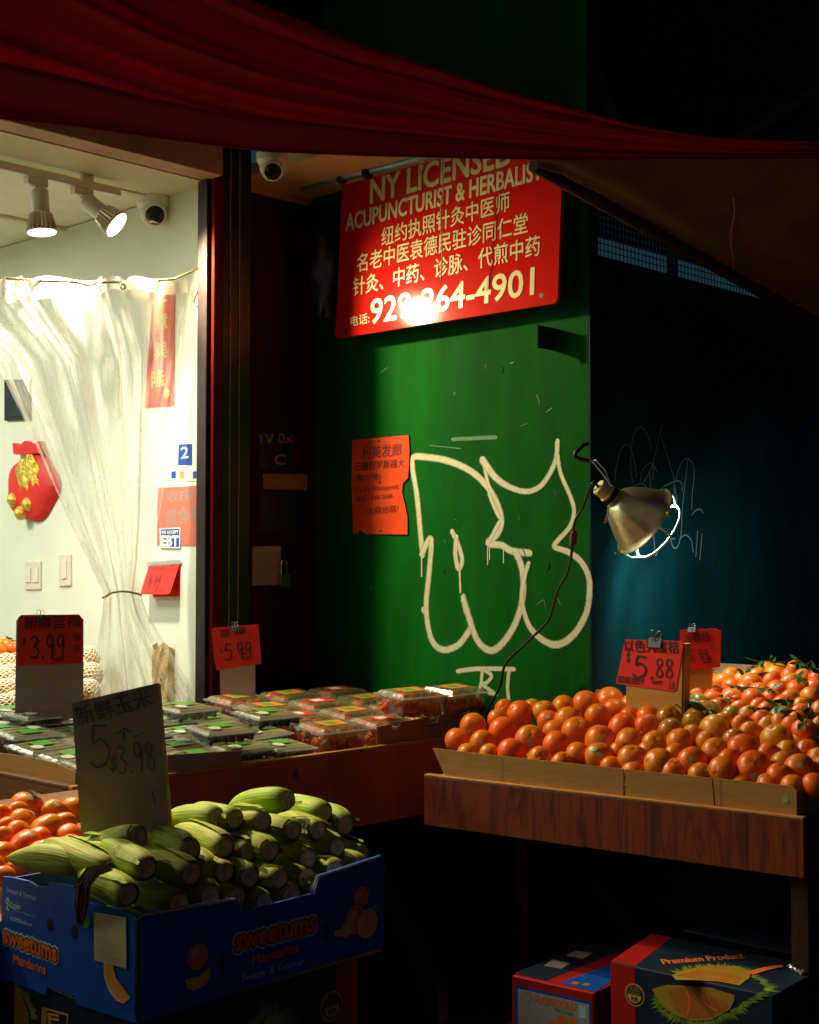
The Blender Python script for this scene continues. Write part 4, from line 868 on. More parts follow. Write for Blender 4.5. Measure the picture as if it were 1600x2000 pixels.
# ------------------------------------------------------------------ price cards
def clip(t, F, px, py, wpx, off):
    u, v = F.uv(px, py); k = (F.uv(px+wpx, py)[0]-u)
    b = MB(); hw = k*.5; hh = abs(k)*.62
    vs = [F.pt(u-hw,v,off+.007),F.pt(u+hw,v,off+.007),F.pt(u+hw,v+hh,off-.001),F.pt(u-hw,v+hh,off-.001),F.pt(u-hw,v,off-.012),F.pt(u+hw,v,off-.012),F.pt(u+hw,v+hh,off-.004),F.pt(u-hw,v+hh,off-.004)]
    b.add(vs, [(0,1,2,3),(5,4,7,6),(3,2,6,7),(1,5,6,2),(4,0,3,7)]); c = b.build('binder_clip', M['black'], t)
    for sgn, ln, dx in ((1, 1.0, -.10), (-1, .9, .12)):
        q = []
        for (a_, h_) in ((-.20,.55),(-.26,1.0),(-.34,1.3),(-.16,1.55),(.16,1.55),(.34,1.3),(.26,1.0),(.20,.55)):
            q.append(F.pt(u+k*(a_*.6+dx*h_*.9), v+hh*.55+abs(k)*(h_-.5)*.75*ln, off+(.002 if sgn > 0 else -.006)+sgn*.004*(h_-.5)))
        MB().tube(q, abs(k)*.028, 6).build('clip_wire', M['chrome'], c)
def card_thing(label, F, red, board, clip_px=None, mat='paperred', bmat='card', lift=.0):
    t = thing('price_card', label, 'price card', F.px(*board[-1]), )
    MB().prism([F.uv(*p) for p in board], F, -.004, 0).build('backing_board', M[bmat], t)
    if red: MB().prism([F.uv(*p) for p in red], F, .0008, .002).build('paper', M[mat], t)
    if clip_px: clip(t, F, *clip_px, .003)
    return t
def facing(D, yaw=0, lean=0):
    ex = Matrix.Rotation(yaw, 3, 'Z') @ Vector(rt); n0 = Vector((ex.y, -ex.x, 0)) if True else 0
    ey = (Vector((0,0,1)) - n0*lean).normalized(); return lambda px, py: Frame(at_d(px, py, D), ex, ey)
I_ = M['ink']
F1 = facing(3.85, .12)(95, 1300)
t = card_thing('tall price card reading 3.99 standing in the blueberry boxes', F1, [(36,1206),(42,1201),(155,1200),(161,1208),(162,1295),(100,1298),(34,1300)], [(32,1212),(40,1203),(155,1202),(163,1210),(163,1402),(29,1412)], (79, 1213, 20), bmat='cardgrey')
text_px(F1, '新鲜蓝梅', (47,1231), (157,1226), 26, I_, t, off=.003, shear=.05, bold=.004); hand(F1, '3.99', F1.uv(60,1286), .098, .060, .0052, I_, t, tilt=.03); hand(F1, '$', F1.uv(44,1258), .011, .018, .0022, I_, t); hand(F1, '=', F1.uv(100,1292), .035, .014, .002, I_, t); text_px(F1, 'EA', (112,1293), (127,1293), 8, I_, t, off=.003)
text_px(F1, '甜', (144,1252), (157,1251), 12, I_, t, off=.003); text_px(F1, '甜', (144,1272), (157,1271), 12, I_, t, off=.003)
F2 = facing(4.30, .0)(460, 1300)
t = card_thing('red price card reading 5.99 in front of the red door jamb', F2, [(413,1228),(418,1226),(505,1219),(511,1296),(470,1302),(424,1309),(419,1290)], [(428,1230),(498,1226),(499,1380),(431,1384)], (459, 1232, 16), bmat='cardgrey')
text_px(F2, '草 莓', (430,1248), (482,1242), 18, I_, t, off=.003); hand(F2, '5.99', F2.uv(440,1290), .088, .050, .004, I_, t, tilt=.08); text_px(F2, '2/', (429,1275), (442,1273), 8, I_, t, off=.003); text_px(F2, 'EA', (476,1291), (488,1290), 9, I_, t, off=.003); hand(F2, '=', F2.uv(466,1280), .03, .012, .002, I_, t)
F3 = facing(2.52, -.10, .05)(235, 1500)
t = card_thing('tall grey cardboard card offering corn at 5 for 3.98 standing in the corn box', F3, None, [(140,1373),(308,1334),(333,1640),(163,1690)], bmat='cardgrey')
MB().prism([F3.uv(*p) for p in ((308,1334),(312,1336),(338,1640),(333,1640))], F3, -.006, .0005).build('worn_edge', M['corrug'], t)
text_px(F3, '新鲜玉米', (155,1418), (302,1378), 38, M['pencil'], t, off=.0012, shear=-.12, bold=.012); hand(F3, '5', F3.uv(180,1500), .045, .075, .0035, M['pencil'], t, tilt=.15); text_px(F3, '个', (222,1447), (262,1440), 22, M['pencil'], t, off=.0012, shear=.2); hand(F3, '-', F3.uv(262,1450), .03, .02, .0022, M['pencil'], t, tilt=.3)
hand(F3, '$', F3.uv(214,1506), .018, .026, .003, M['pencil'], t); hand(F3, '3.98', F3.uv(232,1512), .075, .05, .003, M['pencil'], t, tilt=.16); stroke(mb := MB(), F3, [F3.uv(298,1545), F3.uv(303,1568)], .003, .001); mb.build('pen_mark', M['pencil'], t)
OXF = wall_x(3.21)
t = card_thing('bright red price card reading 5.88 standing among the oranges', OXF, [(1222,1249),(1336,1252),(1334,1270),(1321,1347),(1316,1350),(1205,1335),(1206,1325)], [(1226,1256),(1333,1256),(1331,1400),(1222,1400)], (1281, 1264, 25))
MB().prism([OXF.uv(*p) for p in ((1331,1256),(1337,1258),(1335,1395),(1329,1400))], OXF, -.03, -.004).build('folded_edge', M['carddark'], t)
text_px(OXF, '以色列蜜桔', (1221,1273), (1327,1276), 24, I_, t, off=.003, bold=.012); hand(OXF, '$', OXF.uv(1223,1293), .020, .026, .003, I_, t); hand(OXF, '5.', OXF.uv(1238,1322), .075, .058, .0055, I_, t); hand(OXF, '88', OXF.uv(1281,1322), .062, .050, .0042, I_, t); hand(OXF, '=', OXF.uv(1273,1338), .04, .018, .0025, I_, t)
text_px(OXF, '超级甜!!!', (1208,1333), (1258,1338), 14, I_, t, off=.003, bold=.012); text_px(OXF, 'LB', (1308,1345), (1319,1346), 14, I_, t, off=.003)
F5 = Frame(at_d(1365, 1270, 3.85), (.35, -.94, 0), (0, 0, 1))
t = card_thing('dim red price card at the back among the leafy mandarins', F5, [(1328,1230),(1400,1227),(1409,1233),(1407,1303),(1337,1310),(1331,1300)], [(1335,1235),(1395,1232),(1390,1345),(1338,1350)], (1352, 1234, 15))
text_px(F5, '沙糖桔', (1338,1258), (1388,1252), 20, M['inkred'], t, off=.003, bold=.01); hand(F5, '6.99', F5.uv(1344,1288), .06, .028, .003, M['inkred'], t); text_px(F5, 'LB', (1375,1296), (1391,1294), 14, M['inkred'], t, off=.003, bold=.02)

# ------------------------------------------------------------------ orange stand
OA = Vector((2.803, 2.553, .915)); OB = Vector((2.921, 1.565, .915)); oe = (OB-OA).normalized(); OF = Frame(OA, oe, (0,0,1))
ost = thing('orange_stand', 'red stained plywood stand holding the tray of oranges', 'market stand', (3.0, 2.1, 0))
def obox(u0, u1, v0, v1, n0, n1): return MB().prism([(u0,v0),(u1,v0),(u1,v1),(u0,v1)], OF, n0, n1)
LO = (OB-OA).length
obox(-.08, LO, -.132, 0, -.022, 0).build('front_board', M['plywood'], ost, bevel=.002)
obox(-.08, LO, .0004, .007, -.024, .001).build('board_lip', M['boardlip'], ost, bevel=.0015)
obox(LO-.022, LO, -.132, 0, -.50, -.023).build('end_or_shade_board', M['timber'], ost, bevel=.002)
obox(-.08, LO-.023, -.10, -.07, -.44, -.023).build('tray_floor', M['timber'], ost)
for u, n_ in ((LO-.022, -.06), (LO-.022, -.46), (.0, -.40)): obox(u-.022, u+.02, -.915, -.133, n_-.03, n_+.03).build('leg', M['timber'], ost, bevel=.002)
obox(-.05, LO-.09, -.70, -.67, -.44, -.03).build('lower_shelf', M['timber'], ost)
obox(-.34, LO, -.90, -.134, -.45, -.43).build('shade_panel', M['blackmetal'], ost)  # black sheet added to make the shade under the oranges, no real part
ot = thing('orange_tray', 'flattened brown cardboard tray of oranges on the plywood stand', 'cardboard tray', OF.pt(.4, .02, -.1))
for P in ([(840,1462),(975,1478),(1213,1503),(1213,1562),(875,1521),(862,1512)], [(1217,1503.5),(1386,1521),(1391,1582),(1217,1562.5)], [(1389,1521),(1545,1537),(1552,1545),(1552,1601),(1394,1583)]):
    MB().prism([OF.uv(*p) for p in P], OF, -.016, -.012).build('front_flap', M['card'], ot)
for px_ in (975, 1403): 
    a_ = OF.uv(px_, 1480 if px_ < 1000 else 1524); b_ = OF.uv(px_, 1533 if px_ < 1000 else 1583); mb = MB(); stroke(mb, OF, [a_, b_], .0025, -.0115); mb.build('fold_line', M['carddark'], ot)
disc(OF, OF.uv(1530, 1563), .0085, -.0112, M['sticker'], ot, 'stray_sticker')
MB().prism([(LO-.04,.0085),(LO-.004,.0085),(LO-.004,.06),(LO-.04,.05)], Frame(OF.pt(LO-.02,0,0), -OF.n, (0,0,1)), -.004, 0).build('end_flap', M['card'], ot)
MB().prism([(-.02,.008),(.45,.008),(.45,.075),(-.02,.065)], Frame(OF.pt(LO-.02,0,-.01)-OF.n*.02, -OF.n, (0,0,1)), -.004, 0).build('end_wall', M['carddark'], ot)
zo = lambda x, y: .985+(x-2.86)*.27 - .03*max(0, 1-(y-1.55)/.25 if y < 1.8 else 0)
mb = MB(); mb.add([OF.pt(-.05,.0,-.03), OF.pt(LO-.03,.0,-.03), OF.pt(LO-.03,.05,-.36), OF.pt(-.05,.05,-.36)], [(0,1,2,3)]); mb.build('tray_bottom', M['carddark'], ot, solid=.004)
# ------------------------------------------------------------------ oranges and mandarins
def hit_heap(px, py, zf):
    d = ray(px, py); lo_t, hi_t = 2.0, 7.0
    for _ in range(40):
        t_ = (lo_t+hi_t)/2; p = CAM+d*t_
        if p.z > zf(p.x, p.y): lo_t = t_
        else: hi_t = t_
    return CAM+d*lo_t, lo_t
def fruit_proto(nm, cat, mat, group, squash, seed, lobes=0):
    rr = random.Random(seed); t = thing(nm, '', cat, (0,0,0), group); ph0 = rr.uniform(0, 6)
    def fn(th, ph): 
        d_ = 1-.10*math.exp(-(th/.28)**2) -.04*math.exp(-((pi-th)/.3)**2)
        return d_*(1+.018*sin(2*ph+ph0)+.012*sin(3*ph+th*2+ph0)+ (lobes*.5*(cos(5*ph)-1)*math.exp(-(th/.5)**2)))
    MB().ball((0,0,0), 1, 28, 18, fn=fn, M=Matrix.Diagonal((1,1,squash))).build('peel', M[mat], t, smooth=True)
    mb = MB(); n = 10
    mb.add([(0,0,squash*.915)] + [((.10 if k % 2 else .05)*cos(2*pi*k/n), (.10 if k % 2 else .05)*sin(2*pi*k/n), squash*(.925 if k % 2 else .918)) for k in range(n)], [(0, 1+k, 1+(k+1) % n) for k in range(n)])
    mb.lathe([(.045,squash*.90),(.05,squash*.935),(.03,squash*.945),(.0001,squash*.945)], (0,0,0), (0,0,1), 8)
    mb.build('stem_scar', M['scar'], t); return t
def add_sticker(o, R, squash, dirv):
    """a small oval fruit sticker wrapped onto the peel"""
    d = Vector(dirv).normalized(); a_ = d.orthogonal().normalized(); b_ = d.cross(a_); mb = MB(); vs = []
    for r_ in (0, .13, .26):
        for k in range(14):
            q = (d + a_*r_*cos(2*pi*k/14) + b_*r_*.72*sin(2*pi*k/14)).normalized(); vs.append(Vector((q.x, q.y, q.z*squash))*1.012)
    fs = [(i*14+k, i*14+(k+1) % 14, (i+1)*14+(k+1) % 14, (i+1)*14+k) for i in range(2) for k in range(14)]
    c = mb.add(vs, fs).build('sticker', M['sticker'], None, smooth=True); c.parent = o; return c
def relax(L, it=14):
    for _ in range(it):
        for i in range(len(L)):
            for j in range(i):
                v = L[i][0]-L[j][0]; need = (L[i][1]+L[j][1])*.80; l = v.length
                if 1e-6 < l < need: s_ = v*((need-l)/l*.3); L[i][0] += s_; L[j][0] -= s_
OR = [(187,593,47),(250,540,50),(285,602,48),(225,645,38),(312,648,40),(345,512,40),(365,556,54),(436,490,50),(470,586,52),(400,642,55),(372,470,34),(475,468,32),(530,480,44),(510,665,46),(545,520,44),(570,560,46),(575,612,52),(598,680,40),
 (602,465,46),(622,520,54),(655,558,56),(656,646,45),(684,455,52),(724,425,36),(740,502,50),(745,594,57),(756,652,54),(790,698,42),(784,440,52),(802,478,46),(868,455,42),(836,545,56),(860,605,58),(876,665,55),(880,722,52),
 (872,505,42),(925,505,46),(930,542,50),(962,606,50),(976,685,58),(1036,718,54),(1018,506,50),(1022,556,48),(1062,602,54),(1120,520,54),(1105,676,55),(1136,728,46),(1104,575,42),(1196,556,60),(1196,640,54),(1226,710,54),(1312,636,64),(1345,702,65),(1270,590,42),(1340,560,42),(1396,546,46),(1416,646,46),(1440,590,60),(1450,736,50),(1420,762,50),(1536,592,54),(1520,702,60),(1546,642,46),(1576,768,46),(1590,660,46),(1480,640,42),(1165,600,44),(1120,780,40),(1300,775,45),(1590,700,44),(1480,690,44),(1500,770,46),(1250,670,42),(1040,650,42),(930,640,40),(810,640,40)]
GREEN = {(1022,556),(1120,520),(1018,506),(1270,590)}; STICK = {(285,602):(.0),(470,586):.3,(745,594):0,(1105,676):.2,(1345,702):0,(756,652):.1,(1520,702):.4,(1196,640):.2}
STAR = {(962,606),(1345,702),(470,586),(1196,640)}
L = []
for x, y, r in OR:
    p, d = hit_heap(x/2+800, y/2+1150, zo); L.append([p, max(.030, min(.044, r/2/FPX*d*1.10)), (x, y)])
relax(L)
for q in L:
    nd = (q[0]-OA).dot(OF.n); lim = -(q[1]*.97+.016)
    if nd > lim:
        d_ = (q[0]-CAM).normalized(); q[0] += d_*((nd-lim)/-d_.dot(OF.n))
GO = 'oranges heaped in the cardboard tray'
op = [fruit_proto('orange', 'orange', 'peel', GO, sq, sd) for sq, sd in ((.94,1),(.98,2),(.92,3))]; og = fruit_proto('orange', 'orange', 'peelgreen', GO, .96, 4); ou = set()
def place(protos, i, used, label, p, R, rot):
    pr = protos; o = pr if pr.name not in used else clone(pr); used.add(pr.name); o['label'] = label; o.location = p; o.scale = (R, R, R); o.rotation_euler = rot; return o
tocam = lambda p: (CAM-p).normalized()
def aim(v): return Vector(v).to_track_quat('Z', 'Y').to_euler()
STL = {(285,602):'orange with a pale sticker low at the street end of the heap',(470,586):'orange with a bumpy stem end and sticker above the tray edge',(745,594):'sticker bearing orange in the middle of the heap',(1105,676):'orange with a small sticker on top of its front in the middle row',(1345,702):'large orange with star stem end and barcode sticker at the front',(756,652):'orange with a sticker low on its side just above the cardboard edge',(1520,702):'shaded orange with sticker at the near end of the heap',(1196,640):'orange with stem end up and sticker beside the biggest fruit'}
for i, (p, R, k) in enumerate(L):
    g_ = k in GREEN; v = tocam(p); jit = Vector((random.uniform(-1,1), random.uniform(-1,1), random.uniform(-1,1)))
    if k in STAR: rot = aim(v*1.0 + Vector((0,0,.45)) + jit*.12)
    else: rot = aim(-v*.5 + jit*1.2 + Vector((0,0,.2)))
    row = 'just above the cardboard edge' if k[1]-(.10*(k[0]-80)+625) > -10 else 'on the crest of the heap' if k[1] < 470+max(0, (k[0]-900))*.12 else 'in the middle of the heap'
    lab = ('greenish orange ripening in the heap by the 5.88 card' if g_ else 'ripe orange with a starred stem end facing out' if k in STAR else 'plain ripe orange ' + row)
    if k in STL: lab = STL[k]
    pr = og if g_ else op[i % 3]
    o = place(pr, i, ou, lab, p, R, rot)
    if k in STICK:
        dl = Matrix.LocRotScale(None, o.rotation_euler, None).inverted() @ (v + Vector((0,0,STICK[k])) + (Vector((0,0,-.45)) if k in STAR else Vector((0,0,0)))); add_sticker(o, R, 1, dl)
MD = [(1112,392,45),(1146,418,40),(1166,382,38),(1100,432,36),(1134,447,40),(1210,370,42),(1206,466,40),(1186,428,38),(1218,415,38),(1242,410,38),(1256,350,38),(1285,440,48),(1335,374,46),(1336,436,46),(1306,355,34),(1370,338,38),(1392,430,36),(1416,364,40),(1400,470,40),(1440,335,45),(1446,396,45),(1460,460,45),(1490,376,42),(1430,502,42),(1268,498,42),(1180,482,48),(1370,472,38),(1512,312,34),(1530,394,42),(1560,432,46),(1582,386,42),(1490,440,40),(1502,536,40),(1512,515,36),(1550,546,45),(1590,540,40),(1592,352,40),(1595,482,42),(1466,525,38),(1342,502,45),(1392,508,42),(1310,480,40),(1365,405,40),(1260,385,38),(1180,360,34),(1400,320,34),(1470,340,36),(1545,350,36),(1080,470,36),(1230,520,38),(1300,530,38),(1545,490,40),(1520,460,38),(1300,400,38),(1140,470,36)]
MG = {(1430,502),(1268,498),(1180,482),(1134,447)}
zm = lambda x, y: 1.0+(x-2.86)*.27
L2 = []
for x, y, r in MD:
    p, d = hit_heap(x/2+800, y/2+1150, zm); L2.append([p, max(.024, min(.036, r/2/FPX*d*1.12)), (x, y)])
relax(L2)
GM = 'mandarins heaped behind the oranges'
mp_ = [fruit_proto('mandarin', 'mandarin', 'mandarin', GM, sq, sd, .06) for sq, sd in ((.84,11),(.88,12),(.82,13))]; mg_ = fruit_proto('mandarin', 'mandarin', 'mandaringreen', GM, .86, 14); mu_ = set()
def leaf_mesh(mb, M4, ln, wd, curl):
    n = 6; vs = []; fs = []
    for i in range(n+1):
        t_ = i/n; w_ = wd*sin(pi*min(1, t_*.96+.03))**.8; z_ = curl*t_*t_
        vs += [M4 @ Vector((-w_, ln*t_, z_+w_*.35)), M4 @ Vector((0, ln*t_, z_)), M4 @ Vector((w_, ln*t_, z_+w_*.35))]
    for i in range(n): fs += [(3*i,3*i+1,3*i+4,3*i+3),(3*i+1,3*i+2,3*i+5,3*i+4)]
    mb.add(vs, fs)
LEAFY = {(1112,392),(1134,447),(1306,355),(1440,335),(1512,312),(1530,394),(1560,432),(1550,546),(1180,482),(1392,430),(1400,320),(1545,350),(1592,352),(1595,482)}
for i, (p, R, k) in enumerate(L2):
    g_ = k in MG; v = tocam(p); jit = Vector((random.uniform(-1,1), random.uniform(-1,1), random.uniform(-1,1)))
    star = random.random() < .25
    rot = aim(v + Vector((0,0,.5)) + jit*.35) if star else aim(Vector((0,0,.7)) + jit*.9 + v*.1)
    lab = ('green tinged mandarin' if g_ else 'bright mandarin with puckered stem end' if star else 'small round mandarin') + (' with a leaf sprig' if k in LEAFY else '') + (' atop the heap' if k[1] < 360 else ' next to the oranges' if k[1] > 465 else ' in the leafy heap')
    o = place(mg_ if g_ else mp_[i % 3], i, mu_, lab, p, R, rot)
    if k in LEAFY:
        for q in range(random.choice((2,3))):
            mb = MB(); leaf_mesh(mb, Matrix.Rotation(q*2.1+random.uniform(0,2), 4, 'Z') @ Matrix.Translation((0,.06,.86)) @ Matrix.Rotation(random.uniform(-.1,.6), 4, 'X'), random.uniform(.9,1.4), random.uniform(.2,.3), random.uniform(-.5,.3))
            c = mb.build('leaf', M['leaf'], None, smooth=True); c.parent = o
for q, (px_, py_) in enumerate(((1508,1300),(1560,1312),(1590,1322),(1340,1388),(1365,1392),(1568,1402),(1590,1395),(1380,1312),(1585,1420))):
    p, d = hit_heap(px_, py_, zm); t = thing('leaf_sprig', ('citrus leaf sprig on the top of the mandarin heap', 'citrus leaf sprig tucked between oranges and mandarins', 'citrus leaf sprig trailing at the near side of the mandarin heap')[0 if py_ < 1330 else 1 if px_ < 1400 else 2], 'leaf sprig', p, 'citrus leaf sprigs')
    for k in range(6):
        mb = MB(); M4 = Matrix.Translation(p) @ Matrix.Rotation(random.uniform(0,6.3), 4, 'Z') @ Matrix.Rotation(random.uniform(-.1,.9), 4, 'X'); leaf_mesh(mb, M4, random.uniform(.028,.052), random.uniform(.006,.010), random.uniform(-.02,.015)); mb.build('leaf', M['leaf'], t, smooth=True)
    a_ = random.uniform(0, 6); MB().tube([p+Vector((.03*cos(a_+k*.1)*k, .03*sin(a_)*k*.6, .008*k)) for k in range(4)], .0016, 6).build('twig', M['leaf'], t)
ms = thing('mandarin_stand', 'sloping timber stand under the mandarin heap', 'market stand', (3.8, 1.95, 0))
mb = MB(); mb.add([(3.30,1.62,1.045),(3.80,1.62,1.18),(3.80,2.40,1.18),(3.30,2.40,1.045)], [(0,1,2,3)]); mb.build('sloping_top', M['carddark'], ms, solid=.02)
for x, y in ((3.42,1.7),(3.42,2.3),(3.72,1.7),(3.72,2.3)): MB().box((x-.03,y-.03,0),(x+.03,y+.03,1.03+(x-3.3)*.27-.02)).build('leg', M['timber'], ms)

# ------------------------------------------------------------------ cartons under the orange stand
def carton(nm, label, o, ex, w_, dep, h, mat):
    F = Frame(o, ex, (0,0,1)); t = thing(nm, label, 'carton', F.pt(w_/2, -h, -dep/2))
    MB().prism([(0,-h),(w_,-h),(w_,0),(0,0)], F, -dep, 0).build('body', mat, t, bevel=.003)
    T = Frame(o, ex, -F.n); return t, F, T
def badge(F, px, py, r, t, off=.0008):
    c = F.uv(px, py); disc(F, c, r, off, M['boxgold'], t, 'badge'); disc(F, c, r*.90, off+.0004, M['boxnavy'], t, 'badge_field'); disc(F, c, r*.80, off+.0008, M['boxgold'], t, 'badge_ring'); disc(F, c, r*.77, off+.0012, M['boxnavy'], t, 'badge_centre')
    mb = MB(); a0_ = [(c[0]+r*.7*cos(a_), c[1]+r*.7*sin(a_)-.0) for a_ in [pi+pi*k/14 for k in range(15)]]; mb.add([F.pt(u, v-.001*0, off+.0016) for u, v in a0_], [tuple(range(15))]); mb.build('badge_half', M['boxgold'], t)
    text(F, 'QUALITY', (c[0]-r*.62, c[1]+r*.02), (c[0]+r*.62, c[1]+r*.02), r*.22, M['durflesh'], t, bold=.04, off=off+.0022); text(F, '优质', (c[0]-r*.35, c[1]-r*.48), (c[0]+r*.35, c[1]-r*.48), r*.34, M['boxnavy'], t, bold=.02, off=off+.0024)
    text(F, 'Premium', (c[0]-r*.42, c[1]+r*.30), (c[0]+r*.42, c[1]+r*.34), r*.16, M['boxgold'], t, off=off+.0022, shear=.2); text(F, '★★★', (c[0]-r*.38, c[1]+r*.52), (c[0]+r*.38, c[1]+r*.52), r*.14, M['boxgold'], t, off=off+.0022)
c7 = lambda P: [(x/2.2857+900, y/2.2857+1600) for x, y in P]
def spikes(F, P, ln, n, mat, t, off, name='spiky_rind', cen=None):
    """printed durian rind: a fan of thin spikes along an edge"""
    mb = MB(); Q = [F.uv(*p) for p in P]; rr = random.Random(5); cu_ = (sum(q[0] for q in Q)/len(Q), sum(q[1] for q in Q)/len(Q)) if cen is None else F.uv(*cen)
    for i in range(n):
        f_ = i/n*(len(Q)-1); a_ = Q[int(f_)]; b_ = Q[min(int(f_)+1, len(Q)-1)]; g = f_-int(f_); x = a_[0]+(b_[0]-a_[0])*g; y = a_[1]+(b_[1]-a_[1])*g
        k_ = rr.uniform(-.02, .10); x += (cu_[0]-x)*k_; y += (cu_[1]-y)*k_
        dx, dy = x-cu_[0], y-cu_[1]; l = sqrt(dx*dx+dy*dy) or 1; dx /= l; dy /= l; e = ln*rr.uniform(.5, 1.1); w_ = ln*.16
        mb.add([F.pt(x-dy*w_-dx*ln*.5, y+dx*w_-dy*ln*.5, off+i*.000004), F.pt(x+dy*w_-dx*ln*.5, y-dx*w_-dy*ln*.5, off+i*.000004), F.pt(x+dx*e+rr.uniform(-.2,.2)*e*dy, y+dy*e-rr.uniform(-.2,.2)*e*dx, off+i*.000004)], [(0,1,2)])
    return mb.build(name, mat, t)
d1 = Vector((2.721,1.96,.56)); d2 = Vector((2.752,1.552,.56))
t, F, T = carton('durian_carton', 'navy carton printed with a cut durian and a red stripe under the orange stand', d1, d2-d1, (d2-d1).length, .28, .318, M['boxnavy'])
poly_px(F, [(1192,1879),(1240,1889),(1243,2040),(1196,2040)], .0006, M['boxred'], t, 'red_stripe'); poly_px(T, [(1193,1877),(1241,1887),(1312,1831),(1272,1824)], .0006, M['boxred'], t, 'red_stripe')
badge(F, 1240, 1943, .026, t)
spikes(F, c7([(862,790),(880,850),(960,905),(1100,925),(1200,890),(1260,850),(1330,800),(1380,770)]), .016, 110, M['durgreen'], t, .0010, cen=c7([(1110,770)])[0])
poly_px(F, c7([(856,758),(920,738),(1000,742),(1120,752),(1225,785),(1222,810),(1200,850),(1120,895),(1030,900),(950,870),(890,820)]), .0018, M['durflesh'], t, 'printed_flesh')
poly_px(F, c7([(925,765),(980,752),(1100,770),(1195,825),(1180,850),(1100,885),(1020,885),(960,850)]), .0022, M['durseed'], t, 'printed_pulp')
strokes_px(F, [c7([(1010,770),(1025,810),(1015,870)]), c7([(1085,785),(1105,830),(1150,855)])], 3, M['boxorange'], t, name='pulp_crease', off=.0024)
spikes(T, c7([(940,680),(1050,655),(1180,650),(1280,672),(1330,700),(1390,745),(1400,775)]), .020, 90, M['durgreen'], t, .0010, cen=c7([(1150,760)])[0])
poly_px(T, c7([(942,700),(1000,675),(1120,655),(1240,660),(1295,685),(1290,710),(1245,745),(1150,728),(1060,722),(960,720)]), .0018, M['durflesh'], t, 'printed_flesh')
poly_px(T, c7([(960,702),(1060,678),(1180,690),(1255,710),(1235,735),(1140,720),(1040,715)]), .0022, M['durseed'], t, 'printed_pulp')
strokes_px(T, [c7([(1295,690),(1360,672),(1425,660)])], [[6,5,4]], M['boxorange'], t, name='printed_stem', off=.0024)
text_px(T, 'Premium Product', (1296,1884), (1455,1872), 9, M['boxorange'], t, bold=.03, off=.001, shear=.25)
mb = MB(); FQ = T; mb.prism([T.uv(*p) for p in ((1335,1822),(1500,1858),(1620,1880),(1560,1835),(1430,1808))], T, .004, .009); mb.build('open_flap', M['boxnavy'], t)
mb = MB(); mb.tube([T.px(1540+4*k, 1905-abs(k-6)*2.5, .004+.004*(k % 2)) for k in range(13)], .004, 6); mb.build('torn_tape', M['plasticrim'], t)
f1_ = Vector((2.738,2.276,.46)); f2_ = Vector((2.762,2.039,.46))
t, F, T = carton('fruit_carton', 'blue and red fruit carton with a pale label beside the durian carton', f1_, f2_-f1_, (f2_-f1_).length, .36, .218, M['boxred'])
cf = c7
poly_px(T, cf([(236,688),(380,722),(735,575),(600,548)]), .0008, M['boxnavy'], t, 'top_panel'); poly_px(T, cf([(445,730),(600,772),(800,640),(672,650)]), .0008, M['boxblue'], t, 'top_stripe')
for P in ([(372,655),(450,670),(490,645),(410,628)], [(470,612),(545,625),(590,600),(515,587)]): poly_px(T, cf(P), .0014, M['cardgrey'], t, 'top_print')
for P in ([(490,735),(520,741),(535,731),(505,726)], [(540,742),(565,747),(582,738),(556,733)]): poly_px(T, cf(P), .0014, M['durflesh'], t, 'top_print')
poly_px(F, cf([(244,738),(582,815),(582,1010),(244,1010)]), .0006, M['boxblue'], t, 'label_border'); poly_px(F, cf([(256,755),(574,826),(574,1010),(256,1010)]), .0010, M['boxwhite'], t, 'label')
text_px(F, 'FLORIGOLD', cf([(334,818)])[0], cf([(516,854)])[0], 15, M['boxorange'], t, bold=.05, off=.0014); text_px(F, 'The Tropics', cf([(420,858)])[0], cf([(508,880)])[0], 7, M['boxgreen'], t, off=.0014, bold=.02)
for (x, y), r in (((450,900),26),((500,905),22),((410,915),20)): disc(F, F.uv(*cf([(x,y)])[0]), r/2.2857/FPX*3.4, .0016+r*.00001, M['boxorange'], t, 'printed_fruit')
spikes(F, cf([(270,800),(300,770),(325,800),(300,830)]), .006, 14, M['boxred'], t, .0014, 'printed_star')
poly_px(F, cf([(528,828),(560,835),(560,890),(528,884)]), .0014, M['boxlight'], t, 'printed_panel')

# ------------------------------------------------------------------ corn carton and corn
CX0, CX1, CY0, CY1, CZ0, CZ1 = 1.302, 1.855, 1.851, 2.265, .776, .945
FR = wall_y(CY0); FL = wall_x(CX0)
cb_ = thing('mandarin_carton', 'bright blue fruit carton full of corn with orange lettering', 'carton', (1.58, 2.06, CZ0))
def wob(P, F): return [F.uv(*p) for p in P]
MB().prism(wob([(268,1793),(277,1785),(460,1754),(468,1762),(477,1779),(545,1762),(612,1745),(617,1728),(622,1710),(690,1688),(745,1670),(752,1672),(750,1847),(268,1999)], FR), FR, -.005, 0).build('front_panel', M['boxblue'], cb_)
MB().prism(wob([(5,1712),(25,1714),(58,1722),(70,1731),(92,1733),(96,1721),(144,1731),(150,1748),(160,1757),(180,1765),(246,1780),(267,1790),(267,1999),(150,1962),(146,1945),(92,1929),(90,1944),(0,1909)], FL), FL, -.005, 0).build('side_panel', M['boxblue'], cb_)
MB().box((CX1-.005, CY0+.005, CZ0), (CX1, CY1, CZ1-.02)).build('side_panel', M['boxblue'], cb_); MB().box((CX0+.005, CY1-.005, CZ0), (CX1-.005, CY1, CZ1-.01)).build('back_panel', M['boxblue'], cb_); MB().box((CX0+.005, CY0+.005, CZ0), (CX1-.005, CY1-.005, CZ0+.006)).build('bottom_panel', M['card'], cb_)
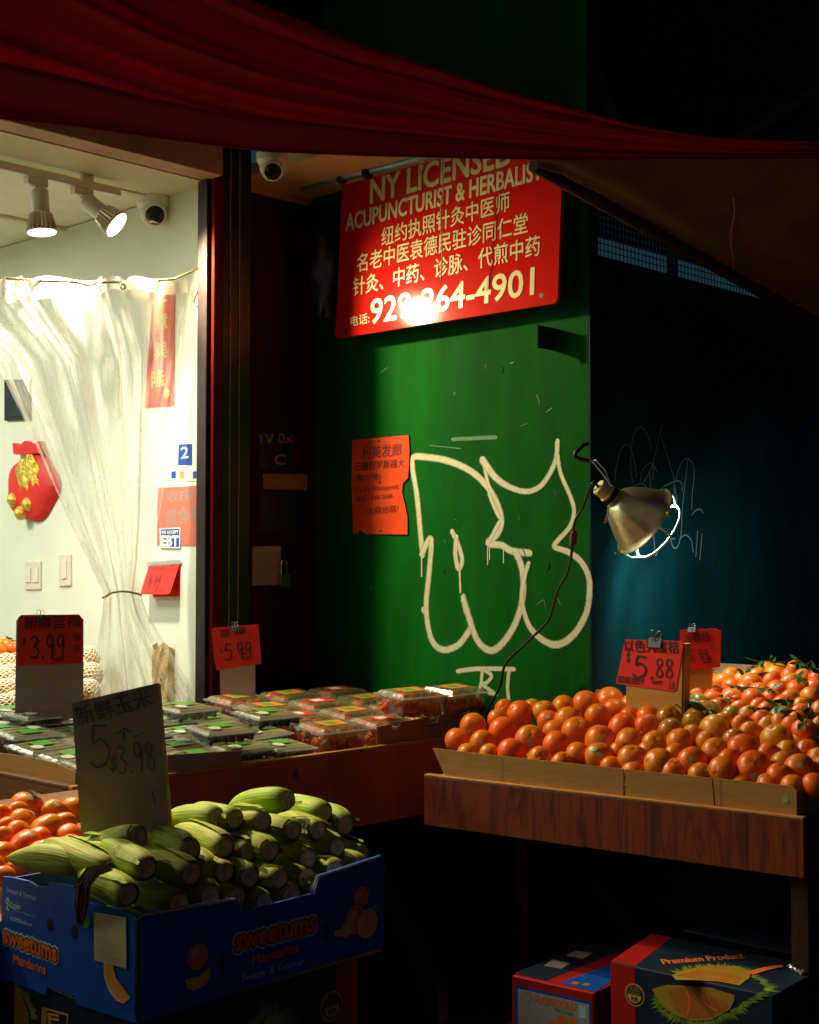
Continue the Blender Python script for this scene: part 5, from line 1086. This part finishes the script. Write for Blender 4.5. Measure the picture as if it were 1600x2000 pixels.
MB().prism(wob([(268,1794),(277,1786),(460,1755),(460,1758),(277,1790),(268,1798)], FR), FR, -.0065, .0012).build('raw_edge', M['corrug'], cb_)
MB().prism(wob([(612,1746),(622,1711),(745,1671),(745,1674.5),(624,1715),(615,1747)], FR), FR, -.0065, .0012).build('raw_edge', M['corrug'], cb_)
MB().box((CX0-.001, CY0-.001, CZ0+.004), (CX0+.004, CY0+.004, CZ1-.008)).build('corner_fold', M['boxnavy'], cb_)
c6 = lambda P: [(x/4, 1680+y/4) for x, y in P]; c3 = lambda P: [(x/2, 1250+y/2) for x, y in P]
for (x, y), rx in (((390,502),27),((585,560),27)): disc(FL, FL.uv(*c6([(x,y)])[0]), .0085, .0008, M['black'], cb_, 'hand_hole', ry=.0105)
for P in ([(858,1225),(874,1221),(874,1300),(858,1305)], [(1262,1108),(1282,1103),(1282,1172),(1262,1178)]): poly_px(FR, c3(P), .0008, M['black'], cb_, 'slot')
def logo(F, s, a, b, h, t, sh=0):
    A = F.uv(*a); B = F.uv(*b); T_ = F.uv(a[0], a[1]-h); H_ = sqrt((A[0]-T_[0])**2+(A[1]-T_[1])**2)
    text(F, s, A, B, H_, M['boxlight'], t, bold=.30, off=.0007); text(F, s, A, B, H_, M['boxbrown'], t, bold=.17, off=.0013); text(F, s, A, B, H_, M['boxorange'], t, bold=.06, off=.0019)
logo(FL, 'sweetums', c6([(38,640)])[0], c6([(448,792)])[0], 26, cb_); text_px(FL, 'Mandarins', c6([(110,800)])[0], c6([(362,892)])[0], 17, M['boxorange'], cb_, bold=.06, off=.001)
text_px(FL, 'Sweeter & Yummier', c6([(55,248)])[0], c6([(285,318)])[0], 11, M['boxlight'], cb_, off=.001, shear=.3); text_px(FL, 'Kopke', c6([(78,388)])[0], c6([(160,402)])[0], 17, M['boxlight'], cb_, bold=.03, off=.001, shear=.25)
text_px(FL, 'William H. Kopke Jr. Inc.', c6([(120,402)])[0], c6([(280,452)])[0], 4.5, M['boxlight'], cb_, off=.001); text_px(FL, 'KOPKEfruit.com', c6([(90,468)])[0], c6([(256,520)])[0], 8, M['boxlight'], cb_, off=.001, bold=.02)
strokes_px(FL, [c6([(62,300),(52,325),(70,345),(55,372),(72,388)]), c6([(60,295),(75,305),(70,320)])], 3.2, M['boxlight'], cb_, name='swash', off=.001)
logo(FR, 'sweetums', c3([(920,1216)])[0], c3([(1230,1136)])[0], 32, cb_); text_px(FR, 'Mandarins', c3([(984,1268)])[0], c3([(1166,1216)])[0], 18, M['boxorange'], cb_, bold=.05, off=.001); text_px(FR, 'Sweeter & Yummier', c3([(940,1336)])[0], c3([(1186,1268)])[0], 15, M['boxlight'], cb_, off=.001, shear=.3)
def fruit_print(F, px, py, rp, t, mat='boxorange', off=.001):
    c = F.uv(px, py); r = rp/FPX*(CAM-F.px(px, py)).length; disc(F, c, r*1.05, off-.0002, M['boxbrown'], t, 'printed_outline'); disc(F, c, r, off, M[mat], t, 'printed_fruit'); disc(F, (c[0]-r*.25, c[1]+r*.3), r*.42, off+.0001, M['boxpeach'], t, 'printed_sheen', ry=r*.26, rot=.6); return c, r
fruit_print(FR, 705, 1752, 20, cb_, off=.0008); fruit_print(FR, 694, 1796, 27, cb_, off=.0012); fruit_print(FR, 716, 1803, 27, cb_, 'boxpeach', .0016)
strokes_px(FR, [[(700,1790),(716,1778),(734,1790)],[(706,1815),(716,1800),(728,1818)],[(716,1778),(716,1826)]], 1.2, M['boxorange'], cb_, name='printed_line', off=.0019)
disc(FR, FR.uv(676, 1815), .016, .0020, M['boxsegment'], cb_, 'printed_segment', ry=.013, rot=.4); disc(FR, FR.uv(660, 1822), .012, .0024, M['boxpeach'], cb_, 'printed_segment', ry=.006, rot=-.2)
poly_px(FR, c3([(1455,1030),(1480,1045),(1475,1060),(1450,1050)]), .0018, M['boxgreen'], cb_, 'printed_leaf')
fruit_print(FR, 386, 1868, 24, cb_, off=.0008); seg = [(-.026,.004),(-.024,-.010),(-.014,-.019),(0,-.022),(.014,-.019),(.024,-.010),(.027,.004),(.014,.001),(0,-.003),(-.014,.002)]
def segp(F, px, py, k, t, rot=0, off=.0014):
    c = F.uv(px, py); R_ = lambda a_, b_, s_: (c[0]+(a_*cos(rot)-b_*sin(rot))*k*s_, c[1]+(a_*sin(rot)+b_*cos(rot))*k*s_)
    poly(F, [R_(a_, b_, 1.08) for a_, b_ in seg], off, M['boxpeach'], t, 'printed_segment'); poly(F, [R_(a_, b_, .9) for a_, b_ in seg], off+.0004, M['boxsegment'], t, 'printed_segment')
segp(FR, 386, 1905, .95, cb_, .2); segp(FL, 231, 1908, 1.5, cb_, -.75)
poly_px(FL, c6([(650,520),(665,470),(700,445),(710,500),(690,530)]), .0010, M['boxgreen'], cb_, 'printed_leaf')
dlb = poly_px(FL, c6([(746,402),(996,445),(1000,845),(750,778)]), .0030, M['labelpaper'], cb_, 'delivery_label')
for k in range(15):
    y = 425+k*24; ln = random.uniform(.35, .95); a_ = c6([(760,y),(760+230*ln,y+44*ln)]); strokes_px(FL, [a_], 1.1, M['cardgrey'], cb_, name='printed_line', off=.0034, smooth=False)
# navy carton beneath
o_ = Vector((CX0+.004, CY0+.012, CZ0-.0015)); t = thing('durian_carton', 'navy carton with red stripe and round badge underneath the corn carton', 'carton', (1.56, 2.05, .42))
MB().box((CX0+.006, CY0+.012, .42), (1.80, CY1-.02, CZ0-.002)).build('body', M['boxnavy'], t, bevel=.003)
F = wall_y(CY0+.0115); FL2 = wall_x(CX0+.0055)
poly_px(F, [(655,1870),(697,1862),(697,2040),(655,2040)], .0006, M['boxred'], t, 'red_stripe'); badge(F, 647, 1965, .027, t)
spikes(F, [(490,2000),(510,1975),(530,1968),(560,1985),(575,2005)], .022, 26, M['durgreen'], t, .001, cen=(532,2010)); poly_px(F, [(505,2005),(520,1985),(545,1985),(560,2010)], .0016, M['durflesh'], t, 'printed_flesh')
poly_px(FL2, c6([(120,960),(135,965),(190,1090),(230,1200),(225,1290),(115,1290)]), .001, M['durflesh'], t, 'printed_flesh'); poly_px(FL2, c6([(135,1060),(165,1090),(190,1180),(180,1290),(130,1290)]), .0014, M['durseed'], t, 'printed_pulp'); spikes(FL2, c6([(160,980),(220,1060),(260,1150),(285,1250)]), .016, 30, M['durgreen'], t, .0012, cen=c6([(120,1180)])[0])
poly_px(FL2, c6([(330,1145),(540,1200),(530,1300),(325,1300)]), .001, M['boxgold'], t, 'gold_panel'); poly_px(FL2, c6([(372,1170),(528,1212),(520,1300),(365,1300)]), .0014, M['boxnavy'], t, 'gold_panel'); text_px(FL2, 'F', c6([(385,1275)])[0], c6([(470,1290)])[0], 20, M['boxgold'], t, bold=.05, off=.0018)
bs2 = thing('bottom_crate', 'dark timber crate carrying the cartons at the kerb', 'crate', (1.56, 2.05, 0)); MB().box((CX0-.02, CY0-.01, 0), (1.86, CY1+.02, .418)).build('body', M['timber'], bs2, bevel=.004)
for k in range(3): MB().box((CX0-.03, CY0-.022, .05+.13*k), (1.87, CY0-.011, .15+.13*k)).build('slat', M['timber'], bs2)

def ear_proto(sd):
    rr = random.Random(sd); t = thing('corn_ear', '', 'corn', (0,0,0), 'ears of corn piled in the blue carton'); Ln = .19; a0_ = rr.uniform(0, 6); bend = rr.uniform(-.012,.012)
    prof = [(0,.0205),(.003,.0238),(.012,.0275),(.030,.0300),(.06,.0310),(.10,.0300),(.13,.0262),(.155,.0195),(.175,.012),(.190,.004)]
    def rad(z):
        for (z0_, r0_), (z1_, r1_) in zip(prof, prof[1:]):
            if z <= z1_: return r0_+(r1_-r0_)*(z-z0_)/(z1_-z0_)
        return prof[-1][1]
    def fn(u, v):
        z = Ln*v**1.25; ph = 2*pi*u; r = rad(z)*(1+.022*sin(3*ph+a0_+z*20)+.028*abs(sin(2.5*ph+a0_))+.010*sin(11*ph+a0_)*min(1, v*4)); off_ = bend*sin(pi*v)
        return Vector((r*cos(ph)+off_, r*sin(ph), z))
    MB().grid(fn, 40, 22).build('husk', M['husk'], t, smooth=True)
    MB().lathe([(.0001,.0055),(.006,.0015),(.0125,.0035),(.0165,-.0005),(.0195,.0012),(.0222,.004)], (0,0,0), (0,0,1), 20).build('stalk_end', M['stalk'], t, smooth=True)
    mb = MB(); a_ = rr.uniform(0, 6); w0 = rr.uniform(.45,.65)
    def lf(u, v):
        z = .006+.14*v; ph = a_+w0*(u-.5)*2*(1-v*.55); r = rad(z)*1.05+.0012+.010*max(0, v-.75)*4*(.4); return Vector((r*cos(ph), r*sin(ph), z))
    mb.grid(lf, 6, 12); mb.build('husk_leaf', M['husk'], t, smooth=True)
    a2_ = a_+2.4+rr.uniform(-.5,.5)
    def lf2(u, v):
        z = .085-.095*v; ph = a2_+.38*(u-.5)*2*(1-v*.7); r = rad(max(0, z))*1.04+.001+.010*max(0, v-.55)*2; return Vector((r*cos(ph), r*sin(ph), z))
    mb = MB(); mb.grid(lf2, 5, 10); mb.build('husk_leaf', M['husk'], t, smooth=True)
    return t
ep = [ear_proto(k) for k in range(4)]; eu = set()
EARS = [(352,1768,1.89,0,0),(412,1752,1.89,0,0),(465,1754,1.885,.05,0),(517,1764,1.89,0,0),(252,1748,1.875,.12,.05),(570,1750,1.89,0,0),(620,1735,1.89,0,0),
 (288,1697,1.90,.10,.06),(376,1708,1.905,.02,.06),(410,1703,1.935,0,0),(440,1704,1.92,0,0),(489,1714,1.905,0,0),(547,1716,1.90,.02,0),(600,1715,1.91,0,0),(655,1700,1.91,0,0),(705,1690,1.92,0,0),
 (374,1660,1.95,.05,.05),(440,1655,1.96,.03,.04),(486,1662,1.98,0,0),(530,1662,1.94,0,.03),(602,1678,1.93,0,0),(660,1655,1.95,0,0),(706,1668,1.97,-.1,0),
 (272,1632,1.99,.35,-.25),(428,1598,2.05,.05,-.10),(460,1600,2.03,0,0),(514,1604,2.0,.04,-.02),(574,1622,1.97,0,0),(622,1622,1.98,0,0),(676,1612,2.02,0,0),(563,1562,2.045,.10,-.20),(634,1588,2.04,.03,-.04),(217,1700,1.99,.25,.10),(168,1693,2.05,.42,.0),(230,1665,2.03,.2,.0)]
for i, (px_, py_, Y, yw, pt) in enumerate(EARS):
    p = at_y(px_, py_, Y); d_ = Vector((.20-yw*.9+random.uniform(-.09,.09), 1, pt+random.uniform(-.05,.03)))
    pr = ep[i % 4]; o = pr if pr.name not in eu else clone(pr); eu.add(pr.name)
    o.location = p; o.rotation_mode = 'QUATERNION'; o.rotation_quaternion = d_.to_track_quat('Z', 'Y') @ Matrix.Rotation(random.uniform(0, 6.28), 3, 'Z').to_quaternion(); s_ = random.uniform(.94, 1.06); o.scale = (s_*.83, s_*.83, s_)
    o['label'] = {23:'ear of corn lying aslant against the grey price card',30:'topmost ear of corn pointing up out of the pile',31:'ear of corn on top of the pile behind the tilted one',4:'lowest ear of corn in the carton corner beside the brown silk',7:'ear of corn above the carton corner beside the brown silk',33:'pale ear of corn lying over the side panel of the carton',22:'small ear of corn in the far corner of the carton',24:'long bright ear of corn in front of the grey price card'}.get(i, 'green ear of corn with cut stalk showing ' + ('in the shaded bottom layer' if i < 7 else 'in the second layer from the carton edge' if i < 16 else 'in the middle layer of the pile' if i < 23 else 'in the top layer of the pile'))
for i in range(20):
    o = clone(ep[i % 4], 'ear of corn buried at the bottom of the carton'); o.scale = (.85, .85, 1); o.location = ((1.34+.052*i, 1.885, .83) if i < 10 else (1.35+.050*(i-10), 1.93, .885)); o.rotation_mode = 'QUATERNION'; o.rotation_quaternion = Vector((random.uniform(-.05,.05),1,0)).to_track_quat('Z','Y')
sk = thing('corn_silk', 'tuft of dark brown corn silk hanging over the side of the blue carton', 'corn silk', at_x(165, 1740, CX0-.01))
mb = MB(); rr = random.Random(3)
for k in range(70):
    a_ = rr.uniform(-1,1); b_ = rr.uniform(-1,1); mb.tube([at_x(207+a_*10+rr.uniform(-6,6), 1694+b_*6, CX0-.020), at_x(182+a_*12, 1702+b_*8, CX0-.024), at_x(165+a_*12, 1724+b_*6, CX0-.022-.008*rr.random()), at_x(160+a_*12+rr.uniform(-3,3), 1758+b_*9, CX0-.012-.010*rr.random()), at_x(156+a_*7, 1790+b_*16+rr.uniform(-6,14), CX0-.010)], [.0014,.0016,.0015,.0013,.0006], 4)
kind(mb.build('strands', M['silk'], sk), 'stuff')
# ------------------------------------------------------------------ persimmons
pst = thing('persimmon_stand', 'low wooden stand holding the persimmons beside the berry stand', 'market stand', (1.4, 2.7, 0))
mb = MB(); zp = lambda x, y: .93+(y-2.42)*.24
mb.add([(1.2,2.29,.845),(1.81,2.29,.845),(1.81,2.80,.967),(1.2,2.80,.967)], [(0,1,2,3)]); mb.build('sloping_top', M['carddark'], pst, solid=.02)
for x, y in ((1.25,2.34),(1.76,2.34),(1.25,2.74),(1.76,2.74)): MB().box((x-.03,y-.03,0),(x+.03,y+.03,.83+(y-2.29)*.24)).build('leg', M['timber'], pst)
def pers_proto(sd, lob):
    t = thing('persimmon', '', 'persimmon', (0,0,0), 'persimmons heaped beside the corn')
    def fn(th, ph): return 1-.16*math.exp(-(th/.4)**2)-.05*math.exp(-((pi-th)/.35)**2)+.03*cos(4*ph+sd)*sin(th)**2+lob*(.10*abs(sin(ph*.5+sd))-.10)*math.exp(-(((pi-th)-.5)/.6)**2)
    MB().ball((0,0,0), 1, 32, 20, fn=fn, M=Matrix.Diagonal((1,1,.80))).build('skin', M['persimmon'], t, smooth=True)
    mb = MB()
    for k in range(4):
        leaf_mesh(mb, Matrix.Rotation(k*pi/2+.3, 4, 'Z') @ Matrix.Translation((0,.03,.70)) @ Matrix.Rotation(.15, 4, 'X'), .5, .22, .08)
    mb.build('calyx', M['calyx'], t, smooth=True); return t
pp_ = [pers_proto(k, k % 2) for k in range(3)]; pu = set()
PM = [(170,685,100),(335,720,80),(470,710,85),(25,740,62),(158,788,90),(42,800,56),(300,820,105),(25,872,62),(165,930,108),(430,880,85),(0,985,90),(290,985,100),(465,930,70),(105,1065,70),(30,1120,70),(230,890,80),(90,860,80),(380,800,80),(250,1060,80),(505,930,60),(370,950,80),(-70,880,90),(-60,760,80),(90,730,70),(-60,1070,90)]
L3 = []
for x, y, r in PM:
    p, d = hit_heap(x/3.2, 1360+y/3.2, zp); L3.append([p, min(.040, r/3.2/FPX*d*1.05), (x, y)])
relax(L3)
for i, (p, R, k) in enumerate(L3):
    v = tocam(p); jit = Vector((random.uniform(-1,1), random.uniform(-1,1), random.uniform(-1,1)))
    side = i in (0, 2); rot = aim(Vector((0,0,1))*.6+jit*.3+rt*.5) if side else aim(-v*.4+Vector((0,0,-.9))+jit*.8)
    lab = 'persimmon with its dry stem cap showing at the top of the heap' if i == 0 else 'persimmon on its side against the grey corn card' if i == 2 else 'glossy persimmon with a small sticker' if i in (1, 8, 11) else 'glossy orange persimmon in the heap beside the corn carton'
    o = place(pp_[i % 3], i, pu, lab, p, R, rot)
    if i in (0, 1, 8, 11):
        dl = Matrix.LocRotScale(None, o.rotation_euler, None).inverted() @ (v*.6 + Vector((0,0,.75)) + rt*.25); add_sticker(o, R, .8, dl)
# ------------------------------------------------------------------ fruit table inside the shop, seen behind the curtain
it = thing('shop_table', 'low wooden table just inside the shop carrying netted fruit', 'table', (2.2, 4.1, 0))
MB().box((1.0, SY+.10, .93), (SX-.03, 4.6, .955)).build('table_top', M['honeywood'], it, bevel=.003); MB().box((1.0, SY+.08, .955), (SX-.03, SY+.10, 1.02)).build('front_board', M['honeywood'], it, bevel=.002)
for x, y in ((1.05,3.75),(2.72,3.75),(1.05,4.5),(2.72,4.5)): MB().box((x-.03,y-.03,0),(x+.03,y+.03,.929)).build('leg', M['timber'], it)
zi = lambda x, y: .985+(y-3.75)*.42
np_ = thing('netted_pear', '', 'pear', (0,0,0), 'fruit in white foam nets inside the shop'); MB().ball((0,0,0), 1, 20, 14).build('skin', pmat('yellow_pear', (.80,.42,.06), .4, .15, 8), np_, smooth=True)
nb = MB(); n = 12; m_ = 8
for s_ in (1, -1):
    for k in range(n):
        nb.tube([Vector((sin(th)*cos(ph), sin(th)*sin(ph), cos(th)))*1.06 for th, ph in [(.35+2.3*q/m_, 2*pi*k/n+s_*q*.42+.12*(q % 2)) for q in range(m_+1)]], .055, 5)
nb.build('foam_net', M['foam'], np_, smooth=True)
used = False
for px_, py_ in ((8,1300),(38,1292),(20,1322),(2,1330),(36,1345),(12,1352),(30,1376),(6,1382),(172,1285),(178,1318),(172,1350),(60,1310),(90,1310),(120,1310),(150,1310),(60,1350),(90,1350),(120,1350),(150,1350),(-20,1310),(-25,1350)):
    p, d = hit_heap(px_, py_, zi); o = np_ if not used else clone(np_); used = True
    o['label'] = 'yellow fruit in a white foam net ' + ('visible past the tall price card' if px_ < 60 else 'half hidden behind the tall price card' if px_ < 160 else 'behind the foot of the clear curtain'); o.location = p; o.scale = (.040,)*3; o.rotation_euler = (random.uniform(-.6,.6), random.uniform(-.6,.6), random.uniform(0,6))
for k, (px_, py_) in enumerate(((12,1262),(28,1270),(-8,1275))):
    p, d = hit_heap(px_, py_, lambda x, y: zi(x, y)+.03); t = clone(pp_[0], ('red orange persimmon behind the netted fruit inside the shop', 'persimmon beside the tall price card inside the shop', 'persimmon at the edge of view inside the shop')[k], 'persimmons inside the shop'); t.location = p; t.scale = (.036,)*3; t.rotation_euler = (.2, .3, k)
kb = thing('paper_bag', 'crumpled brown paper bag behind the clear curtain', 'paper bag', at_y(350, 1330, SY+.22)); c = at_y(348, 1318, SY+.24)
def bag_(u, v):
    ph = 2*pi*u; w_ = .078*(1+.04*sin(3*ph+7*v)+.035*sin(9*ph-11*v)+.02*sin(17*ph+23*v))*(1-.10*v); k_ = 1/max(abs(cos(ph)), abs(sin(ph)))**.7
    return c + Vector((w_*k_*cos(ph)*1.15, w_*k_*sin(ph)*.7, -.10+.20*v+.012*sin(4*ph)*v))
MB().grid(bag_, 48, 16).build('bag', M['paperbag'], kb, smooth=False)
